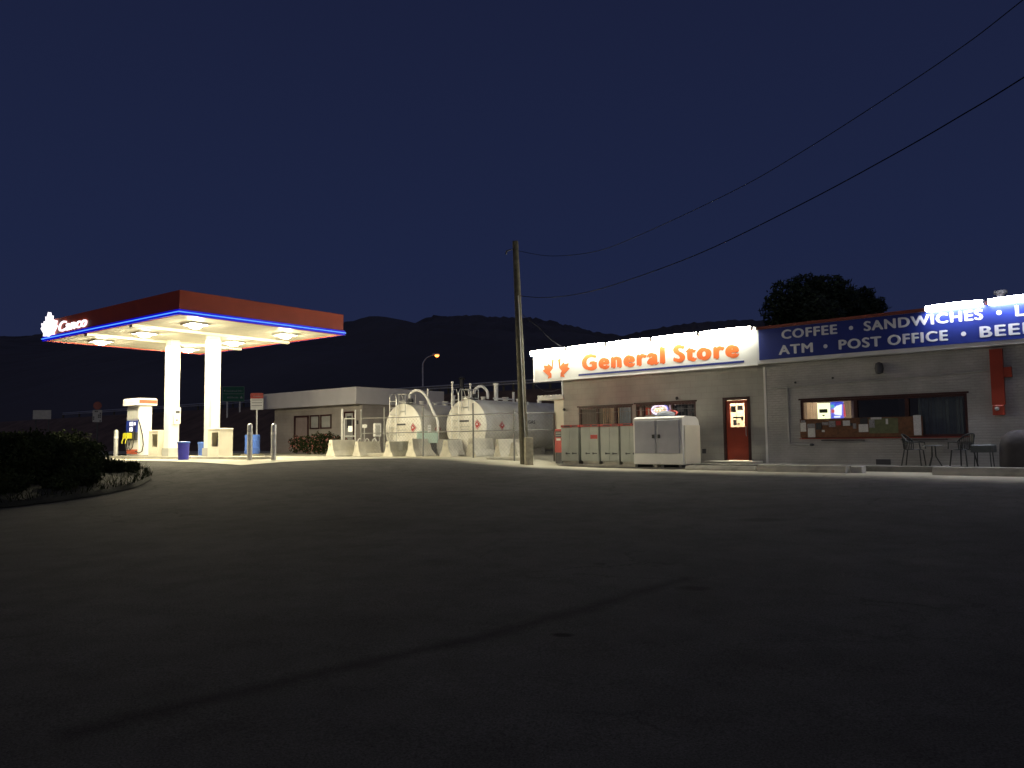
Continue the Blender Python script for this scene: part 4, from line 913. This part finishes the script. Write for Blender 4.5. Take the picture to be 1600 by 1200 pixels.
MB().prism([(2.61,1.60),(2.70,1.60),(2.70,1.70),(2.61,1.70)], frame((0,.115,0),(1,0,0),(0,0,1)), 0, .008).prism([(2.965,1.48),(3.03,1.48),(3.0,1.84),(2.965,1.84)], frame((0,.115,0),(1,0,0),(0,0,1)), 0, .008).build('red_shape', em('red_neon',(1,.05,.06),.8), t)
MB().prism([(2.60,1.76),(2.70,1.76),(2.68,1.84),(2.60,1.84)], frame((0,.115,0),(1,0,0),(0,0,1)), 0, .008).build('cyan_shape', em('cyan_neon',(.1,.8,.8),.8), t)
# oval neon sign in window B
t = thing('oval_neon_sign', 'oval neon sign with blue rim and glowing orange centre in the left window', 'neon sign', tloc(-3.29,.11,1.90), TA_)
def ell(rx, rz, n=28): return [(rx*math.cos(2*PI*k_/n), rz*math.sin(2*PI*k_/n)) for k_ in range(n)]
f0 = frame((0,0,0),(1,0,0),(0,0,1))
MB().prism(ell(.36,.20), f0, -.02, 0).build('backing', em('oval_blue',(.05,.10,1),.9), t)
MB().tube([(x,-.03,z) for x, z in ell(.31,.155)+ell(.31,.155)[:1]], .022, 6).build('white_tube', em('oval_white',(1,.78,.95),1.3), t)
MB().prism(ell(.27,.115), f0, .003, .006).build('orange_glow', em('oval_orange',(1,.62,.30),1.2), t)
MB().tube([(-.20,-.035,-.03),(-.14,-.035,.05),(-.08,-.035,-.03),(-.02,-.035,.05),(.04,-.035,-.03),(.10,-.035,.05),(.16,-.035,.0)], .016, 6).build('wave_tube', em('oval_yellow',(1,.9,.6),2.0), t)
MB().box(-.16,.10,-.034,-.026,-.168,-.145).build('cyan_bar', em('oval_cyan',(.1,.8,1),1.2), t)
MB().box(-.12,.02,-.05,-.04,.075,.10).build('dark_print', M['dgrey'], t)
# shelves with goods inside left windows
def shelf(label, x0, x1, y, seed):
    t = thing('display_shelf', label, 'shelf', (TX,TY,TZ), TA_); rs = random.Random(seed)
    f = MB(); 
    for z in (.6,1.05,1.42,1.78): f.box(x0,x1,y,y+.35,z,z+.03)
    f.box(x0-.03,x0-.001,y,y+.35,.17,2.1).box(x1+.001,x1+.03,y,y+.35,.17,2.1); f.build('frame', M['grey'], t)
    cols = [pm('goods%d' % i, c, .5, .2, 9) for i, c in enumerate(((.5,.25,.1),(.45,.08,.05),(.5,.45,.15),(.15,.25,.1),(.6,.55,.5)))]
    mbs = [MB() for _ in cols]
    for z in (1.08,1.45,1.81):
        x = x0+.02
        while x < x1-.1: w_ = rs.uniform(.06,.15); mbs[rs.randrange(5)].box(x,x+w_-.01,y+.03,y+.28,z+.001,z+rs.uniform(.12,.28)); x += w_
    for m_, c in zip(mbs, cols):
        if m_.v: m_.build('packages', c, t)
shelf('shelf of small coloured packages behind the left window, by the oval neon sign', -3.88,-2.85,.75,1)
shelf('tall shelf of packages seen through the leftmost window', -6.0,-4.6,2.2,2)
t = thing('lit_panel', 'salmon lit panel just right of the oval neon sign', 'panel', tloc(-2.93,.32,1.66), TA_); MB().box(-.10,.12,0,.02,0,.42).build('panel', em('salmon_panel',(1,.55,.36),.5), t); MB().box(.121,.15,0,.02,0,.42).build('bright_edge', em('panel_edge',(1,.8,.7),.9), t)

# ---- propane lockers (4)
def locker():
    t = thing('storage_locker', 'x', 'locker', (0,0,0), TA_, 'grey double-door lockers left of the freezer')
    MB().cbox(0,.80,0,.62,.10,1.30,.02).build('body', M['lgrey'], t)
    MB().box(-.01,.81,-.012,.60,1.301,1.385).build('red_header', M['redp'], t)
    MB().box(.12,.42,-.016,-.0125,1.322,1.364).box(.50,.74,-.016,-.0125,1.322,1.364).build('header_marks', M['dgrey'], t)
    for (a, b, h) in ((.02,.395,.25),(.405,.78,.55)):
        d = MB().box(a,b,-.022,-.001,.13,1.285).build('door', M['lgrey'], t)
        MB().box(h-.02,h+.16,-.05,-.0225,.36,.385).cyl((h,-.04), .34, .405, .018, 8).build('handle', M['dgrey'], d)
    MB().box(.05,.75,.04,.58,0,.099).build('plinth', M['conc'], t)
    return t
lk = locker(); LBY = -1.22; zt = tg(-5,-1.2)
ps = [(-6.62,'leftmost grey locker in the row, beside the red vending box'),(-5.72,'second grey locker from the left, with a red sticker on its door'),(-4.92+.05,'third grey locker from the left under the window'),(-4.08+.05,'fourth grey locker, partly hidden by the white freezer')]
lk.location = tloc(ps[0][0], LBY, zt+.10); lk['label'] = ps[0][1]
for i in range(1,4):
    c = copy_tree(lk, tloc(ps[i][0], LBY, zt+.10), TA_, ps[i][1])
    if i == 1: MB().box(.44,.74,-.03,-.023,.88,1.02).build('red_sticker', M['redp'], c)
o = MB().cbox(-6.78,-3.25,-1.34,-.55,zt-.1,zt+.098,.02).build('concrete_plinth', M['conc']); o.location = (TX,TY,TZ); o.rotation_euler = (0,0,TA_); tag(o, 'low concrete plinth under the row of grey lockers', 'plinth')
# freezer
t = thing('ice_freezer', 'white two-door ice freezer with grey doors in front of the window', 'freezer', tloc(-3.22,-1.62,tg(-2.5,-1.6)), TA_)
W_ = 1.83; prof_ = [(0,.16),(.02,.14),(1.05,.14),(1.05,1.40),(1.0,1.56),(.85,1.66),(.20,1.68),(0,1.62)]
mb = MB()
for xx in (0, W_):
    for (yy, zz) in prof_: mb.v.append((xx, yy, zz))
n_ = len(prof_); mb.f = [tuple(range(n_-1,-1,-1)), tuple(range(n_,2*n_))] + [(i,(i+1)%n_,(i+1)%n_+n_,i+n_) for i in range(n_)]
mb.build('body', M['white'], t)
for (a, b, hx) in ((.07,.86,.80),(.95,1.74,1.01)):
    d = MB().cbox(a,b,-.045,-.003,.50,1.55,.012).build('door', pm('door_blue_grey',(.38,.38,.43),.45,.08,3), t); MB().box(hx-.04,hx+.03,-.08,-.046,.98,1.10).build('handle', M['black'], d)
for xx in (.06,.80,1.05,1.70): MB().box(xx-.05,xx+.05,.05,.95,0,.139).build('leg', M['conc'] if xx in (.8,) else M['dgrey'], t)
MB().box(W_+.001,W_+.03,.10,1.04,.16,1.38).build('side_panel', M['cream'], t)
t = thing('ball_cap_cover', 'round blue-grey dome with dark red rim sitting on top of the freezer', 'dome', tloc(-2.35,-1.0,tg(-2.5,-1.6)+1.68), TA_)
MB().lathe([(.34,0),(.33,.05),(.27,.13),(.15,.18),(.01,.20)], n=24).build('dome', pm('dome_blue_grey', (.15,.17,.21), .6, .1, 4), t, True)
mb = MB().tube([(.36*math.cos(a*PI/10), .36*math.sin(a*PI/10), .05+.14*math.sin(a*PI/10 if a<=10 else 0)) for a in range(0,11)], .03, 6); mb.build('rim', M['redp'], t)
# red vending box
t = thing('newspaper_box', 'narrow dark red vending box against the left corner of the store', 'vending box', tloc(-7.36,-.72,tg(-7.2,-.6)), TA_)
MB().cbox(0,.40,0,.42,.42,1.28,.02).build('cabinet', M['redp'], t); MB().box(.02,.38,.02,.40,0,.419).build('base', M['dgrey'], t)
MB().box(.05,.35,-.012,-.001,.98,1.20).build('coin_panel', M['dgrey'], t); MB().box(.10,.30,-.016,-.002,.86,.94).build('white_label', M['white'], t); MB().box(.08,.32,-.018,-.0125,1.12,1.15).box(.08,.32,-.018,-.0125,1.04,1.06).build('printed_lines', M['grey'], t)

# ---- patio furniture
def chair(label, x, y, rz):
    t = thing('patio_chair', label, 'chair', tloc(x, y, SWT), TA_+rz, 'dark metal patio chairs')
    s = MB(); s.lathe([(.22,.42),(.235,.43),(.22,.445),(.02,.44)], n=20); s.build('seat', M['furn'], t, True)
    b = MB(); n = 15; pts = []
    for k_ in range(n):                       # curved barrel back
        a = math.radians(-80 + 160*k_/(n-1)); h = .84 - .20*(abs(a)/1.4)**2
        pts.append((-.24*math.cos(a)-.02, .25*math.sin(a), h))
    b.tube(pts, .020, 6)
    for k_ in range(0, n): p = pts[k_]; b.tube([(p[0]*.85, p[1]*.85, .44), p], .013, 4)
    b.tube([(p[0]*.93,p[1]*.93,.60) for p in pts], .014, 4)
    b.build('backrest', M['furn'], t, True)
    for sy in (-1,1):
        MB().tube([(-.03,.245*sy,.62),(.10,.25*sy,.63),(.22,.24*sy,.62),(.24,.23*sy,.45)], .018, 6).build('armrest', M['furn'], t)
        MB().tube([(.20,.16*sy,.42),(.24,.20*sy,0)], .018, 6).build('leg', M['furn'], t)
        MB().tube([(-.18,.14*sy,.42),(-.25,.19*sy,0)], .018, 6).build('leg', M['furn'], t)
chair('dark metal chair left of the round patio table, its back to the freezer', 5.02, -.62, 0.0)
chair('dark metal chair between the two patio tables', 6.22, -.66, PI-.45)
t = thing('round_patio_table', 'small round dark patio table between the two chairs', 'table', tloc(5.50,-.60,SWT), TA_)
MB().lathe([(.24,.52),(.26,.53),(.25,.545),(.02,.545)], n=24).build('tabletop', M['tabletop'], t, True)
for k_ in range(3): a = 2.1*k_+.3; MB().tube([(.05*math.cos(a),.05*math.sin(a),.52),(.06*math.cos(a),.06*math.sin(a),.25),(.19*math.cos(a),.19*math.sin(a),0)], .018, 6).build('leg', M['furn'], t)
t = thing('square_patio_table', 'square dark patio table with deep skirt at the right by the covered barbecue', 'table', tloc(6.66,-.62,SWT), TA_)
MB().cbox(-.24,.26,-.22,.22,.36,.56,.03).build('tabletop', M['tabletop'], t)
for a in (-.16,.18):
    for b in (-.14,.14): MB().tube([(a,b,.36),(a*1.1,b*1.1,0)], .014, 6).build('leg', M['furn'], t)
t = thing('covered_barbecue', 'barbecue hidden under a dark rounded cover at the right edge', 'barbecue', tloc(7.46,-.55,SWT), TA_)
mb = MB(); n = 28
for (f_, z) in ((1.02,.0),(1.0,.3),(.97,.55),(.86,.72),(.6,.84),(.3,.90),(.02,.91)):
    for j in range(n): a = 2*PI*j/n; w_ = 1+.05*math.sin(5*a)+.03*math.sin(9*a+1); mb.v.append((.46*f_*w_*math.cos(a)*(1), .34*f_*w_*math.sin(a), z))
for i in range(6):
    for j in range(n): mb.f.append((i*n+j, i*n+(j+1)%n, (i+1)*n+(j+1)%n, (i+1)*n+j))
mb.f.append(tuple(range(6*n,7*n))); mb.build('cover', M['cover'], t, True)
MB().box(-.3,.3,-.2,.2,.005,.05).build('base', M['dgrey'], t)

# ================================================================ LEFT PLANTING BED + BUSHES
edge = [(-60,9),(-30,13.2),(-18,15.2),(-10.62,16.49),(-9.9,17.3),(-9.4,18.3),(-9.2,19.4),(-9.5,20.9),(-10.2,22.2),(-11.2,23.5),(-12.6,24.8),(-15.5,26.3),(-22,29),(-60,40)]
edge_f = []
for a, b in zip(edge, edge[1:]+edge[:1]):
    for k_ in range(6): edge_f.append((a[0]+(b[0]-a[0])*k_/6, a[1]+(b[1]-a[1])*k_/6))
mb = MB(); cen = (-14, 21); nE = len(edge_f); rgb_ = random.Random(9)
rings_ = [(1,.02),(.985,.12),(.95,.17),(.90,.22),(.84,.25),(.76,.28),(.66,.32),(.54,.36),(.40,.40),(.25,.42),(.1,.42)]
for f_, hh in rings_:
    for (x, y) in edge_f:
        xx = cen[0]+(x-cen[0])*f_; yy = cen[1]+(y-cen[1])*f_; mb.v.append((xx, yy, gz(xx,yy)+hh+(rgb_.uniform(-.03,.03) if f_ < 1 else 0)))
for i in range(len(rings_)-1):
    for j in range(nE): mb.f.append((i*nE+j, i*nE+(j+1)%nE, (i+1)*nE+(j+1)%nE, (i+1)*nE+j))
mb.f.append(tuple(range((len(rings_)-1)*nE, len(rings_)*nE))); n = len(edge)
struct(mb.build('planting_bed', M['soil'], smooth=True))
gm = MB(); rg = random.Random(77)
cnt = 0
while cnt < 26000:
    x = rg.uniform(-24,-9); y = rg.uniform(15,28)
    ins = False; j = n-1
    for i in range(n):
        if (edge[i][1] > y) != (edge[j][1] > y) and x < (edge[j][0]-edge[i][0])*(y-edge[i][1])/(edge[j][1]-edge[i][1])+edge[i][0]: ins = not ins
        j = i
    if not ins: continue
    z = gz(x,y)+.12; h = rg.uniform(.08,.26); a = rg.uniform(0,PI*2); lx, ly = rg.gauss(0,.08), rg.gauss(0,.08); w_ = .012
    i0 = len(gm.v); gm.v += [(x-w_*math.cos(a),y-w_*math.sin(a),z),(x+w_*math.cos(a),y+w_*math.sin(a),z),(x+lx,y+ly,z+h)]; gm.f.append((i0,i0+1,i0+2)); cnt += 1
tag(gm.build('tall_grass', M['grass']), 'dark tall grass covering the planting bed at left', 'grass', kind='stuff')
def bush(label, x, y, w_, h, seed, n=5200):
    rs = random.Random(seed); bl = []
    for _ in range(9):
        a = rs.uniform(0,2*PI); q = rs.uniform(.1,.75)*w_; rr = rs.uniform(.35,.6)*w_
        bl.append((math.cos(a)*q, math.sin(a)*q, rs.uniform(.3,.72)*h, rr, rr, rs.uniform(.26,.34)*h))
    shrub('bush', label, (x, y, gz(x,y)+.05), bl, n, .06, seed, M['leaf2'], 'dark bushes on the planting bed')
bush('large dark bush at the left edge of the picture, nearest the lot', -11.6, 18.2, 1.2, 1.42, 31)
bush('dark bush second from the left edge, below the blank sign', -12.6, 20.6, 1.3, 1.28, 32)
bush('dark bush below the round red sign', -11.4, 20.6, 1.15, 1.15, 33)
bush('dark bush at the right end of the bed, in front of the pump', -12.5, 22.6, .85, .85, 34, 4200)
bush('broad dark bush at the back of the bed beside the leftmost bollard', -13.8, 23.6, 1.4, 1.2, 35)
bush('dark bush half outside the left edge, behind the nearest one', -14.4, 20.0, 1.4, 1.45, 36)
bush('low dark bush at the front rim of the bed', -10.7, 19.4, .8, .80, 37, 3000)
bush('low spreading bush at the near left corner of the bed', -11.3, 17.3, .85, .62, 38, 3200)
bush('small low bush at the curved tip of the bed', -10.35, 20.9, .6, .50, 39, 2200)
bush('low bush between the near corner and the curved tip of the bed', -10.3, 18.3, .6, .45, 41, 2200)
